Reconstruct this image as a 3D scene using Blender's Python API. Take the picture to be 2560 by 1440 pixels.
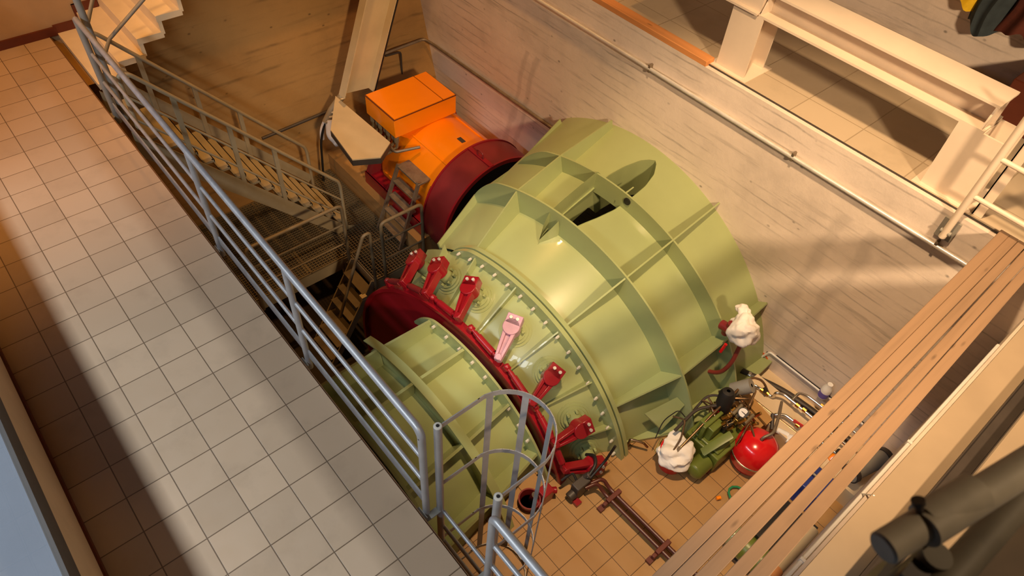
import bpy, bmesh, math, random
from mathutils import Vector, Matrix, noise
from math import sin, cos, pi, radians
for o in list(bpy.data.objects): bpy.data.objects.remove(o)
scn = bpy.context.scene
COL = scn.collection
random.seed(7)
# ---------------------------------------------------------------- camera
cd = bpy.data.cameras.new('camera'); cam = bpy.data.objects.new('camera', cd); COL.objects.link(cam)
cd.sensor_width = 36; cd.lens = 36*1776.1/2560; cd.clip_start = 0.05
RX = Vector((0.64442242, 0.76216161, 0.06188241)); RY = Vector((0.60123032, -0.45501832, -0.6568717)); RZ = Vector((-0.47248476, 0.46050843, -0.75145867))
m = Matrix.Identity(4)
for i in range(3): m[i][0] = RX[i]; m[i][1] = -RY[i]; m[i][2] = -RZ[i]
m[2][3] = 4.75
cam.matrix_world = m
cd.dof.use_dof = True; cd.dof.focus_distance = 8.2; cd.dof.aperture_fstop = 4.5
scn.camera = cam
# ---------------------------------------------------------------- world, lamps, exposure
scn.view_settings.view_transform = 'Standard'; scn.view_settings.look = 'None'
scn.view_settings.exposure = 0.0; scn.view_settings.gamma = 1.0; scn.view_settings.use_curve_mapping = False
W = bpy.data.worlds.new('world'); scn.world = W; W.use_nodes = True
W.node_tree.nodes['Background'].inputs[0].default_value = (0.42, 0.52, 0.72, 1); W.node_tree.nodes['Background'].inputs[1].default_value = 0.55
def area(name, loc, target, size, power, col, size_y=None, spread=180):
    L = bpy.data.lights.new(name, 'AREA'); L.energy = power; L.color = col
    L.shape = 'RECTANGLE' if size_y else 'DISK'; L.size = size
    if size_y: L.size_y = size_y
    L.spread = radians(spread)
    o = bpy.data.objects.new(name, L); COL.objects.link(o); o.location = loc
    d = Vector(target)-Vector(loc); o.rotation_euler = d.to_track_quat('-Z', 'Y').to_euler()
    return o
def spot(name, loc, target, half, power, col, radius=.15, blend=.35):
    L = bpy.data.lights.new(name, 'SPOT'); L.energy = power; L.color = col; L.spot_size = radians(half*2); L.spot_blend = blend; L.shadow_soft_size = radius
    o = bpy.data.objects.new(name, L); COL.objects.link(o); o.location = loc
    o.rotation_euler = (Vector(target)-Vector(loc)).to_track_quat('-Z', 'Y').to_euler(); return o
WARM = (1.0, 0.50, 0.16); AMBER = (1.0, 0.44, 0.08); SOFT = (1.0, 0.70, 0.42)
spot('gallery_lamp', (5.6, 0.8, 6.2), (-2.8, 5.9, 0.7), 26, 4000, SOFT, .4, .5)
spot('middle_lamp', (-1.6, 2.4, 7.8), (-1.8, 4.7, -0.8), 23, 3150, (1.0, .66, .36), .2, .6)
spot('hall_lamp', (-6.2, 4.5, 7.4), (-6.9, 4.3, -1.0), 27, 1250, WARM, .15, .7)
spot('stair_lamp', (-7.3, 0.3, 5.2), (-8.6, 0.3, 0), 44, 560, AMBER, .2, .9)
spot('near_rail_fill', (1.4, 2.5, 6.0), (.15, .95, 3.7), 14, 130, SOFT, .1, .6)  # added fill spot without a real source, brightens the near guard rail
area('window_daylight', (-3.0, -2.5, 4.6), (-3.0, 0.4, 0.0), 9.0, 430, (0.92, 0.94, 1.0), 0.4)

# ---------------------------------------------------------------- mesh helpers
ROOT = {}
def fr(axis):
    a = Vector(axis).normalized(); h = Vector((0, 0, 1)) if abs(a.z) < .9 else Vector((1, 0, 0))
    u = a.cross(h).normalized(); return a, u, u.cross(a).normalized()*-1
def fillet(pts, r, n=6):
    pts = [Vector(p) for p in pts]; out = [pts[0]]
    for i in range(1, len(pts)-1):
        p = pts[i]; a = pts[i-1]-p; b = pts[i+1]-p
        k = min(r, a.length*.45, b.length*.45)
        A = p+a.normalized()*k; B = p+b.normalized()*k
        for j in range(n+1):
            t = j/n; out.append(A*(1-t)**2+p*2*t*(1-t)+B*t*t)
    return out+[pts[-1]]
class MB:
    def __init__(s): s.v = []; s.f = []
    def add(s, vs, fs):
        k = len(s.v); s.v += [Vector(p) for p in vs]; s.f += [[k+i for i in f] for f in fs]; return s
    def bx(s, x0, x1, y0, y1, z0, z1):
        vs = [(x, y, z) for x in (x0, x1) for y in (y0, y1) for z in (z0, z1)]
        return s.add(vs, [(0,1,3,2),(4,6,7,5),(0,4,5,1),(2,3,7,6),(0,2,6,4),(1,5,7,3)])
    def ob(s, c, hx, hy, hz):
        c, hx, hy, hz = map(Vector, (c, hx, hy, hz))
        vs = [c+hx*a+hy*b+hz*d for a in (-1,1) for b in (-1,1) for d in (-1,1)]
        return s.add(vs, [(0,1,3,2),(4,6,7,5),(0,4,5,1),(2,3,7,6),(0,2,6,4),(1,5,7,3)])
    def bar(s, p, q, w, h, up=(0,0,1)):       # rectangular bar from p to q
        p, q = Vector(p), Vector(q); d = q-p; u = d.cross(Vector(up))
        if u.length < 1e-6: u = d.cross(Vector((1,0,0)))
        u.normalize(); n = u.cross(d).normalized()
        return s.ob((p+q)/2, d/2, u*w/2, n*h/2)
    def prism(s, poly, ext):                   # planar polygon extruded along ext
        n = len(poly); P = [Vector(p) for p in poly]; e = Vector(ext)
        vs = P+[p+e for p in P]
        return s.add(vs, [list(range(n))[::-1], list(range(n, 2*n))]+[(i, (i+1)%n, n+(i+1)%n, n+i) for i in range(n)])
    def cyl(s, p, q, r, r2=None, n=20):
        p, q = Vector(p), Vector(q); a, u, w = fr(q-p); r2 = r if r2 is None else r2
        vs = [c+(u*cos(2*pi*i/n)+w*sin(2*pi*i/n))*rr for c, rr in ((p, r), (q, r2)) for i in range(n)]
        return s.add(vs, [list(range(n))[::-1], list(range(n, 2*n))]+[(i, (i+1)%n, n+(i+1)%n, n+i) for i in range(n)])
    def tube(s, pts, r, n=12, closed=False, flat=None):
        P = [Vector(p) for p in pts]; m = len(P); T = []
        for i in range(m):
            a = P[(i-1) % m] if (closed or i > 0) else P[i]; b = P[(i+1) % m] if (closed or i < m-1) else P[i]
            T.append((b-a).normalized())
        _, u, w = fr(T[0]); vs = []
        for i in range(m):
            if i:
                ax = T[i-1].cross(T[i])
                if ax.length > 1e-7:
                    M = Matrix.Rotation(T[i-1].angle(T[i]), 3, ax); u = M @ u; w = M @ w
            vs += [P[i]+(u*cos(2*pi*j/n)+w*sin(2*pi*j/n))*r for j in range(n)]
        fs = []
        for i in range(m if closed else m-1):
            k = (i+1) % m
            fs += [(i*n+j, i*n+(j+1)%n, k*n+(j+1)%n, k*n+j) for j in range(n)]
        if not closed: fs += [list(range(n))[::-1], list(range((m-1)*n, m*n))]
        return s.add(vs, fs)
    def lathe(s, prof, org, axis, n=32, a0=0, a1=360, u=None, cap=False):   # prof of (along, radius)
        a = Vector(axis).normalized()
        if u is None: _, u, w = fr(a)
        else: u = Vector(u).normalized(); w = u.cross(a)*1
        full = abs(a1-a0) >= 359.9; m = n if full else n+1; k = len(prof); vs = []
        for i in range(m):
            t = radians(a0+(a1-a0)*i/n)
            d = u*cos(t)+w*sin(t)
            vs += [Vector(org)+a*h+d*r for h, r in prof]
        fs = []
        for i in range(n):
            j = (i+1) % m
            fs += [(i*k+q, i*k+q+1, j*k+q+1, j*k+q) for q in range(k-1)]
        if cap and not full: fs += [list(range(k)), list(range((m-1)*k, m*k))[::-1]]
        return s.add(vs, fs)
    def ball(s, c, rx, ry=None, rz=None, n=16, k=10, warp=0, seed=0):
        ry = ry or rx; rz = rz or rx; vs = []; c = Vector(c)
        for i in range(k+1):
            for j in range(n):
                th = pi*i/k; ph = 2*pi*j/n; d = Vector((sin(th)*cos(ph), sin(th)*sin(ph), cos(th)))
                q = 1+warp*.9*noise.noise(d*1.6+Vector((seed, 0, 0)))-warp*.22*abs(noise.noise(d*2.7+Vector((0, seed, 0))))+warp*.10*noise.noise(d*6) if warp else 1
                vs.append(c+Vector((d.x*rx, d.y*ry, d.z*rz))*q)
        return s.add(vs, [(i*n+j, (i+1)*n+j, (i+1)*n+(j+1)%n, i*n+(j+1)%n) for i in range(k) for j in range(n)])
    def build(s, name, mat, parent=None, bevel=0, ang=38, origin=None):
        me = bpy.data.meshes.new(name); o = bpy.data.objects.new(name, me); COL.objects.link(o)
        if parent is not None:
            off = ROOT[parent.name]; o.parent = parent; ROOT[o.name] = off
        else:
            if origin is None:
                xs = [p.x for p in s.v]; ys = [p.y for p in s.v]; zs = [p.z for p in s.v]
                origin = ((min(xs)+max(xs))/2, (min(ys)+max(ys))/2, min(zs))
            off = Vector(origin); o.location = off; ROOT[o.name] = off
        bm = bmesh.new()
        vv = [bm.verts.new(p-off) for p in s.v]
        for f in s.f:
            q = []
            for i in f:
                if vv[i] not in q: q.append(vv[i])
            if len(q) > 2:
                try: bm.faces.new(q)
                except ValueError: pass
        bmesh.ops.remove_doubles(bm, verts=bm.verts, dist=1e-5)
        bmesh.ops.recalc_face_normals(bm, faces=bm.faces)
        for f in bm.faces: f.smooth = True
        bm.to_mesh(me); bm.free()
        me.set_sharp_from_angle(angle=radians(ang))
        me.materials.append(mat)
        if bevel:
            b = o.modifiers.new('bevel', 'BEVEL'); b.width = bevel; b.segments = 2; b.limit_method = 'ANGLE'; b.angle_limit = radians(40)
        return o
def tag(o, label=None, cat=None, group=None, kind=None):
    if label: o['label'] = label
    if cat: o['category'] = cat
    if group: o['group'] = group
    if kind: o['kind'] = kind
    return o
def thing(name, loc, label, cat, group=None):
    o = bpy.data.objects.new(name, None); COL.objects.link(o); o.location = loc; o.empty_display_size = .1
    ROOT[o.name] = Vector(loc)
    return tag(o, label, cat, group)
def struct(o): o['kind'] = 'structure'; return o
def copy_tree(o, dloc, parent=None, label=None):
    c = o.copy(); COL.objects.link(c)
    if parent is not None: c.parent = parent
    else: c.location = o.location+Vector(dloc)
    if label: c['label'] = label
    for ch in list(o.children): copy_tree(ch, None, c)
    return c
# ---------------------------------------------------------------- materials
def lin(c):
    f = lambda v: v/12.92 if v <= .04045 else ((v+.055)/1.055)**2.4
    return tuple(f(x/255) for x in c)+(1,)
class NT:
    def __init__(s, name):
        s.m = bpy.data.materials.new(name); s.m.use_nodes = True; s.t = s.m.node_tree; s.b = s.t.nodes['Principled BSDF']
        s.co = s.t.nodes.new('ShaderNodeNewGeometry').outputs['Position']
    def n(s, typ, **kw):
        x = s.t.nodes.new(typ)
        for k, v in kw.items():
            if k in x.inputs: x.inputs[k].default_value = v
            else: setattr(x, k, v)
        return x
    def l(s, a, b): s.t.links.new(a, b)
    def vec(s, scale=(1,1,1), loc=(0,0,0)):
        mp = s.n('ShaderNodeMapping'); mp.inputs['Scale'].default_value = scale; mp.inputs['Location'].default_value = loc
        s.l(s.co, mp.inputs['Vector']); return mp.outputs[0]
    def noise(s, scale, detail=4, rough=.55, vec=None):
        x = s.n('ShaderNodeTexNoise'); x.inputs['Scale'].default_value = scale; x.inputs['Detail'].default_value = detail; x.inputs['Roughness'].default_value = rough
        s.l(vec if vec is not None else s.co, x.inputs['Vector']); return x.outputs['Fac']
    def ramp(s, fac, stops):
        r = s.n('ShaderNodeValToRGB'); e = r.color_ramp.elements
        while len(e) < len(stops): e.new(.5)
        for q, (p, c) in zip(e, stops): q.position = p; q.color = c if len(c) == 4 else tuple(c)+(1,)
        s.l(fac, r.inputs[0]); return r.outputs[0]
    def mix(s, a, b, fac, typ='MIX'):
        x = s.n('ShaderNodeMix'); x.data_type = 'RGBA'; x.blend_type = typ
        for sock, val in ((x.inputs[0], fac), (x.inputs[6], a), (x.inputs[7], b)):
            if hasattr(val, 'links'): s.l(val, sock)
            else: sock.default_value = val
        return x.outputs[2]
    def bump(s, h, strength=.3, dist=.01):
        x = s.n('ShaderNodeBump'); x.inputs['Strength'].default_value = strength; x.inputs['Distance'].default_value = dist
        s.l(h, x.inputs['Height']); s.l(x.outputs[0], s.b.inputs['Normal'])
    def fin(s, col, rough=.6, metal=0., coat=0.):
        if hasattr(col, 'links'): s.l(col, s.b.inputs['Base Color'])
        else: s.b.inputs['Base Color'].default_value = col
        if hasattr(rough, 'links'): s.l(rough, s.b.inputs['Roughness'])
        else: s.b.inputs['Roughness'].default_value = rough
        s.b.inputs['Metallic'].default_value = metal; s.b.inputs['Coat Weight'].default_value = coat
        return s.m
def paint(name, c, rough=.35, var=.12, scale=3, metal=0., coat=0., bump=0):
    t = NT(name); c = lin(c); d = tuple(x*(1-var) for x in c[:3])+(1,); e = tuple(min(1, x*(1+var)) for x in c[:3])+(1,)
    col = t.ramp(t.noise(scale, 5), [(.3, d), (.7, e)])
    if bump: t.bump(t.noise(scale*12, 3), bump, .003)
    return t.fin(col, rough, metal, coat)
def concrete(name, c, board=(0, 0, 7), seed=0, streak=None):
    t = NT(name); c = lin(c); k = lambda q: tuple(min(1, x*q) for x in c[:3])+(1,)
    base = t.ramp(t.noise(.9, 7, .65, t.vec(loc=(seed, seed, 0))), [(.25, k(.72)), (.5, k(1)), (.75, k(1.13))])
    # board marks: long stains stretched along the horizontal, thin seams at every board
    st = t.noise(1, 6, .7, t.vec((.9, .9, 13), (seed, 0, 0)))
    col = t.mix(base, k(.5), t.ramp(st, [(.55, (0,0,0)), (.68, (.5,.5,.5))]))
    sx = t.n('ShaderNodeSeparateXYZ'); t.l(t.co, sx.inputs[0])
    wob = t.n('ShaderNodeMath', operation='MULTIPLY_ADD'); t.l(t.noise(2.6, 4, .6, t.vec((.6, .6, 1), (seed, 4, 0))), wob.inputs[0]); wob.inputs[1].default_value = .07; t.l(sx.outputs[2], wob.inputs[2])
    mu = t.n('ShaderNodeMath', operation='MULTIPLY'); t.l(wob.outputs[0], mu.inputs[0]); mu.inputs[1].default_value = board[2]
    fr_ = t.n('ShaderNodeMath', operation='FRACT'); t.l(mu.outputs[0], fr_.inputs[0])
    seam = t.ramp(fr_.outputs[0], [(0, (1,1,1)), (.10, (0,0,0)), (.90, (0,0,0)), (1, (1,1,1))])
    brk = t.ramp(t.noise(1, 4, .6, t.vec((1.3, 1.3, 3), (seed+3, 0, 0))), [(.44, (0,0,0)), (.62, (.9,.9,.9))])
    col = t.mix(col, k(.5), t.mix((0,0,0,1), brk, seam))
    col = t.mix(col, k(1.18), t.ramp(t.noise(1, 4, .6, t.vec((.5, .5, 1.6), (seed+9, 2, 0))), [(.5, (0,0,0)), (.68, (.6,.6,.6))]))
    vo = t.n('ShaderNodeTexVoronoi'); vo.inputs['Scale'].default_value = 4.2; t.l(t.vec((1, 1, 1.5)), vo.inputs['Vector'])
    pit = t.ramp(vo.outputs['Distance'], [(.04, (1,1,1)), (.11, (0,0,0))])
    gate = t.ramp(t.noise(2.6, 2), [(.44, (0,0,0)), (.54, (.8,.8,.8))])
    col = t.mix(col, k(.3), t.mix((0,0,0,1), gate, pit))
    if streak:
        for x0, w, slope, z0 in streak:      # old damp run-off stains, wandering down the wall
            a = t.n('ShaderNodeMath', operation='MULTIPLY_ADD'); t.l(sx.outputs[2], a.inputs[0]); a.inputs[1].default_value = slope; a.inputs[2].default_value = -x0
            b = t.n('ShaderNodeMath', operation='ADD'); t.l(a.outputs[0], b.inputs[0]); t.l(sx.outputs[0], b.inputs[1])
            wv = t.n('ShaderNodeMath', operation='MULTIPLY_ADD'); t.l(t.noise(2.2, 3), wv.inputs[0]); wv.inputs[1].default_value = .22; wv.inputs[2].default_value = -.11
            d = t.n('ShaderNodeMath', operation='ADD'); t.l(b.outputs[0], d.inputs[0]); t.l(wv.outputs[0], d.inputs[1])
            ab = t.n('ShaderNodeMath', operation='ABSOLUTE'); t.l(d.outputs[0], ab.inputs[0])
            s1 = t.ramp(ab.outputs[0], [(w*.3, (.0,.0,.0)), (w*.5, (.36,.36,.36)), (w*.85, (.46,.46,.46)), (w*1.2, (0,0,0))])
            top = t.n('ShaderNodeMath', operation='LESS_THAN'); t.l(sx.outputs[2], top.inputs[0]); top.inputs[1].default_value = z0
            col = t.mix(col, k(.6), t.mix((0,0,0,1), s1, top.outputs[0]))
    t.bump(t.noise(11, 6, .7), .35, .01)
    return t.fin(col, .85)
def tiles(name, c, grout, px, py, x0, y0, gap=.014, rough=.35, rot=0, var=.1):
    t = NT(name); c = lin(c); k = lambda q: tuple(min(1, x*q) for x in c[:3])+(1,)
    sx = t.n('ShaderNodeSeparateXYZ'); t.l(t.co, sx.inputs[0]); g = []; fl = []
    for i, (p, o) in enumerate(((px, x0), (py, y0))):
        a = t.n('ShaderNodeMath', operation='MULTIPLY_ADD'); t.l(sx.outputs[i], a.inputs[0]); a.inputs[1].default_value = 1/p; a.inputs[2].default_value = -o/p+200
        f = t.n('ShaderNodeMath', operation='FRACT'); t.l(a.outputs[0], f.inputs[0]); w = gap/p/2
        g.append(t.ramp(f.outputs[0], [(0, (1,1,1)), (w, (1,1,1)), (w*1.6, (0,0,0)), (1-w*1.6, (0,0,0)), (1-w, (1,1,1)), (1, (1,1,1))]))
        q = t.n('ShaderNodeMath', operation='FLOOR'); t.l(a.outputs[0], q.inputs[0]); fl.append(q.outputs[0])
    grid = t.mix(g[0], g[1], 1.0, 'LIGHTEN')
    cb = t.n('ShaderNodeCombineXYZ'); t.l(fl[0], cb.inputs[0]); t.l(fl[1], cb.inputs[1])
    wn = t.n('ShaderNodeTexWhiteNoise'); wn.noise_dimensions = '3D'; t.l(cb.outputs[0], wn.inputs['Vector'])
    base = t.ramp(wn.outputs['Value'], [(0, k(1-var)), (1, k(1+var*.6))])
    base = t.mix(base, k(.7), t.ramp(t.noise(2.2, 6, .65), [(.52, (0,0,0)), (.8, (.6,.6,.6))]))
    col = t.mix(base, lin(grout), grid)
    inv = t.n('ShaderNodeInvert'); t.l(grid, inv.inputs[1]); t.bump(inv.outputs[0], .4, .004)
    rg = t.ramp(t.noise(6, 4), [(.3, (rough*.8,)*3), (.7, (min(1, rough*1.3),)*3)])
    return t.fin(col, rg)
def wood(name, c, scale=1., axis=1, rough=.65):
    t = NT(name); c = lin(c); k = lambda q: tuple(min(1, x*q) for x in c[:3])+(1,)
    sc = [14, 14, 14]; sc[axis] = .7
    g = t.noise(1*scale, 6, .6, t.vec(tuple(sc)))
    col = t.ramp(g, [(.3, k(.82)), (.5, k(1)), (.72, k(1.1))])
    vo = t.n('ShaderNodeTexVoronoi'); sc2 = [9, 9, 9]; sc2[axis] = 2.6; vo.inputs['Scale'].default_value = 1; t.l(t.vec(tuple(sc2)), vo.inputs['Vector'])
    col = t.mix(col, k(.45), t.ramp(vo.outputs['Distance'], [(.05, (.8,.8,.8)), (.13, (0,0,0))]))
    col = t.mix(col, k(.72), t.ramp(t.noise(1.3, 4), [(.58, (0,0,0)), (.68, (.5,.5,.5))]))
    t.bump(g, .15, .003)
    return t.fin(col, rough)
def metal(name, c, rough=.4, metal_=1., var=.15, scale=9):
    t = NT(name); c = lin(c); k = lambda q: tuple(min(1, x*q) for x in c[:3])+(1,)
    n = t.noise(scale, 6, .7)
    t.bump(t.noise(40, 3), .06, .002)
    return t.fin(t.ramp(n, [(.3, k(1-var)), (.7, k(1+var))]), t.ramp(n, [(.3, (rough*.75,)*3), (.7, (min(1, rough*1.25),)*3)]), metal_)
M = dict(
    walk=tiles('walkway_tile', (192, 166, 138), (112, 92, 72), .3, .3, -3.426, -.126, .006),
    pit=tiles('pit_tile', (166, 128, 80), (74, 50, 26), .2394, .2394, -1.5417, 3.443, .0045, .4),
    upper=tiles('gallery_tile', (190, 172, 146), (160, 142, 116), .6, .6, -3.1, 6.2, .008, .5, var=.05),
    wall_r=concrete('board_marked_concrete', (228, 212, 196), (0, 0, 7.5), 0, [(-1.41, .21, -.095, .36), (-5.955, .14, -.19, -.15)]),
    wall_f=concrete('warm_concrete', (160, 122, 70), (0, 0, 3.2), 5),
    plaster=paint('plaster', (178, 146, 104), .9, .16, 1.3, bump=.5),
    beige=paint('beige_render', (216, 194, 160), .8, .08, 2),
    step=paint('stair_stone', (232, 212, 176), .6, .06, 4),
    green=paint('green_paint', (150, 160, 110), .28, .07, 1.2, coat=.25),
    pump=paint('pump_green_paint', (98, 110, 44), .35, .12, 5),
    red=paint('red_paint', (138, 18, 30), .3, .1, 3, coat=.2),
    maroon=paint('maroon_paint', (122, 34, 36), .4, .12, 3),
    bred=paint('bright_red_paint', (206, 22, 26), .2, .05, 3, coat=.4),
    pink=paint('worn_pink_paint', (178, 138, 158), .45, .15, 6),
    orange=paint('orange_paint', (252, 138, 4), .32, .05, 2, coat=.3),
    galv=metal('galvanised_steel', (168, 168, 170), .42, .45, .12),
    steel=metal('plain_steel', (140, 126, 108), .5, .6, .2),
    grey=paint('grey_steel_paint', (140, 136, 126), .5, .1, 4),
    stairs=paint('stair_grey_paint', (150, 136, 108), .5, .12, 4),
    grate=paint('grating_steel', (112, 98, 74), .5, .15, 6),
    bright=metal('bright_steel', (206, 204, 200), .2, 1., .06),
    brass=metal('brass', (196, 158, 84), .28, 1., .12),
    copper=metal('pipe_steel', (150, 122, 92), .3, .9, .15),
    dark=paint('dark_steel', (62, 54, 48), .5, .15, 5),
    black=paint('black_rubber', (30, 27, 25), .5, .1, 5),
    browntube=paint('brown_painted_pipe', (78, 36, 28), .35, .1, 5),
    hosered=paint('red_brown_hose', (130, 52, 42), .4, .1, 5),
    plank=wood('plank_timber', (150, 120, 92)),
    orwood=wood('orange_timber', (216, 146, 84), axis=0),
    duct=paint('duct_paint', (196, 176, 138), .5, .1, 2.5),
    beam=paint('cream_steel_paint', (226, 208, 186), .45, .05, 3),
    white=paint('white_paper', (236, 230, 222), .8, .04, 8),
    whitep=paint('white_plastic', (230, 228, 224), .4, .03, 8),
    blue=paint('blue_plastic', (36, 52, 120), .4, .08, 6),
    lilac=paint('label_lilac', (104, 92, 170), .5, .05, 9),
    yellow=paint('yellow_cloth', (236, 190, 20), .8, .12, 14),
    navy=paint('dark_teal_cloth', (48, 58, 62), .85, .2, 12),
    rust=paint('rust_cloth', (86, 36, 20), .85, .2, 12),
    boxbrown=paint('red_brown_box', (96, 40, 18), .5, .12, 6),
    sprayed=paint('orange_spray_paint', (206, 92, 20), .8, .1, 8),
    ink=paint('black_marker', (48, 34, 24), .8, .1, 8),
    greenhose=paint('green_hose', (40, 130, 84), .35, .08, 8),
    outside=paint('outside_ground', (122, 128, 138), .9, .08, .8),
    ledge=paint('ledge_render', (158, 138, 112), .8, .08, 2),
    neargrey=paint('weathered_grey_tube', (176, 168, 150), .6, .15, 14),
    bolt=paint('zinc_bolt', (206, 202, 190), .35, .06, 8, .25),
    edge=paint('brown_edge_strip', (112, 78, 48), .7, .15, 6),
    offcut=wood('old_board', (176, 134, 78), axis=0),
    conduit=metal('zinc_conduit', (226, 222, 214), .35, .4, .08),
    clampred=paint('dull_red_clamp', (92, 38, 28), .5, .12, 6),
    neardark=paint('dull_tube', (112, 106, 92), .6, .15, 14),
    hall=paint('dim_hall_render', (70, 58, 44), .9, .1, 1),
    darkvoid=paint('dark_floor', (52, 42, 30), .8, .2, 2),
)
def glassmat():
    t = NT('window_glass'); t.b.inputs['Transmission Weight'].default_value = 1; t.b.inputs['Roughness'].default_value = .0; t.b.inputs['IOR'].default_value = 1.45
    t.b.inputs['Base Color'].default_value = (1, 1, 1, 1); return t.m
M['glass'] = glassmat()
def _g():
    t = NT('clear_pane'); n = t.t; out = n.nodes['Material Output']; n.nodes.remove(t.b)
    tr = n.nodes.new('ShaderNodeBsdfTransparent'); gl = n.nodes.new('ShaderNodeBsdfGlossy'); gl.inputs['Roughness'].default_value = .02
    tr.inputs[0].default_value = (.93, .96, .96, 1)
    fz = n.nodes.new('ShaderNodeMath'); fz.operation = 'MULTIPLY_ADD'; lw = n.nodes.new('ShaderNodeLayerWeight'); lw.inputs[0].default_value = .2; n.links.new(lw.outputs['Facing'], fz.inputs[0]); fz.inputs[1].default_value = .12; fz.inputs[2].default_value = .03; mx = n.nodes.new('ShaderNodeMixShader')
    n.links.new(fz.outputs[0], mx.inputs[0]); n.links.new(tr.outputs[0], mx.inputs[1]); n.links.new(gl.outputs[0], mx.inputs[2]); n.links.new(mx.outputs[0], out.inputs[0])
    return t.m
bpy.data.materials.remove(M['glass']); M['glass'] = _g()
# ================================================================ setting
YW, FZ, UZ, LZ = 5.8, -2.09, .95, -3.95
struct(MB().bx(-9.39, 3.2, -.72, 1.06, -.22, 0).build('floor', M['walk']))
struct(MB().bx(-9.39, 3.2, 1.06, 1.075, -.24, -.012).build('trim_1', M['edge']))
struct(MB().bx(-3.3, .12, 1.03, YW, FZ-.25, FZ).build('floor', M['pit']))
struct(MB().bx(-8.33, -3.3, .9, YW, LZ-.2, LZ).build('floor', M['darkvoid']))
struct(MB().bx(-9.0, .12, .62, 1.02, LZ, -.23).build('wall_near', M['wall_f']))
struct(MB().bx(-10.5, 6.6, YW, YW+.5, LZ-.2, UZ).build('wall_right', M['wall_r']))
struct(MB().bx(-10.5, 6.6, YW+.06, 8.0, UZ, UZ+.012).build('floor', M['upper']))
struct(MB().bx(-10.5, -.45, YW+.052, YW+.062, UZ, UZ+.014).build('trim_9', M['dark']))
struct(MB().bx(-10.5, 6.6, YW+.5, 8.2, UZ-.2, UZ-.001).build('trim_2', M['beige']))
struct(MB().bx(-10.5, 6.6, 8.0, 8.3, UZ, 8.9).build('wall_back', M['wall_r']))
b = MB()                                              # far pit wall, leaning slightly where it meets the right wall
zs = (LZ-.2, -2.65, -1.54, -.48, -.12)
rows = [[(-8.33, y, z) for z in zs] for y in (.62, 2.6, 4.7)]+[[(-8.48-.318*(z+.48), 5.8, z) for z in zs]]
b.add([p for r in rows for p in r], [(i*5+j, i*5+j+1, i*5+j+6, i*5+j+5) for i in range(3) for j in range(4)])
b.add([(-9.385, .62, -.12), (-9.385, 5.8, -.12), (-8.33, .62, -.12), (-8.33, 4.7, -.12), (-8.5945, 5.8, -.12)], [(0, 2, 3, 4, 1)])
for i in range(6):                                    # the wall runs up to the underside of the steps
    y0 = 1.18 if i == 0 else 1.44+.267*(i-1); zt = .02 if i == 0 else .2+.19*(i-1)
    if 0 < i < 5: b.bx(-9.385, -8.33, y0+.06, min(y0+.327, 2.45), -.12, zt-.075)
b.add([(-8.33, 2.45, -.12), (-8.33, 4.7, -.12), (-8.5945, 5.8, -.12), (-8.33, 2.45, .755), (-8.33, 4.7, .755), (-8.87, 5.8, .755)], [(0, 1, 4, 3), (1, 2, 5, 4)])
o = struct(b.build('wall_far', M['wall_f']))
struct(MB().bx(-9.8, -9.39, -.9, 8.2, -.3, 8.9).build('wall_end', M['plaster']))
struct(MB().bx(-9.39, -8.05, 2.51, YW, .76, .95).build('floor', M['upper']))
b = MB()
for i in range(6):
    y0 = 1.16 if i == 0 else 1.44+.267*(i-1); zt = .02 if i == 0 else .2+.19*(i-1)
    b.bx(-9.39, -8.05, y0, y0+(.28 if i == 0 else .267)+.03, zt-.07, zt)
    if i: b.bx(-9.39, -8.052, y0+.008, y0+.05, zt-.22, zt-.06)
st = thing('stone_staircase', (-8.7, 1.16, 0), 'pale stone steps rising along the plaster wall at the far end of the walkway', 'stairs')
b.build('steps', M['step'], st)
b = MB()
for i in range(6):
    y0 = 1.16 if i == 0 else 1.44+.267*(i-1); zt = .02 if i == 0 else .2+.19*(i-1)
    b.bx(-9.39, -9.365, y0-.02, y0+(.28 if i == 0 else .267), zt, zt+.1)
    if i: b.bx(-9.39, -9.364, y0-.02, y0+.07, zt-.1, zt+.1)
b.build('stair_skirting', M['boxbrown'], st)
struct(MB().bx(-9.39, -9.36, -.72, 1.16, 0, .1).build('baseboard_end', M['boxbrown']))
# left wall: low parapet, long window above it
struct(MB().bx(-9.39, 3.2, -.755, -.72, -.2, .70).build('wall_left', M['beige']))
struct(MB().bx(-9.39, 3.2, -.72, -.705, 0, .07).build('baseboard_left', M['boxbrown']))
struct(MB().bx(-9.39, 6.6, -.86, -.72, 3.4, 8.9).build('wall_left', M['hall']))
struct(MB().bx(-9.39, -7.0, -.86, -.72, .70, 3.4).build('wall_left', M['beige']))
w = MB().bx(-7.0, 3.2, -.742, -.715, .70, .95); w.bx(-7.0, 3.2, -.76, -.72, 3.28, 3.4)
win = struct(w.build('window_1', M['dark']))
pn = MB().bx(-7.0, 3.2, -.738, -.732, .95, 3.28).build('pane', M['glass'], win)
for x in (-7.0, -5.5, -4.0, -1.0, .5, 2.0): MB().bx(x-.03, x+.03, -.76, -.72, .95, 3.28).build('mullion', M['dark'], win)
MB().bx(-7, 3.2, -.758, -.722, 2.20, 2.26).build('mullion', M['dark'], win)
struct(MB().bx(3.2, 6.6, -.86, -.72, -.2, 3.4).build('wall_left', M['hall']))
struct(MB().bx(-14, 8, -9, -.9, -.5, -.3).build('ground', M['outside']))
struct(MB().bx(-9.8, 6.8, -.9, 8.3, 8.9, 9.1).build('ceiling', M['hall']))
struct(MB().bx(6.6, 6.8, -.9, 8.3, -.3, 8.9).build('wall_opposite', M['hall']))
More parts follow.
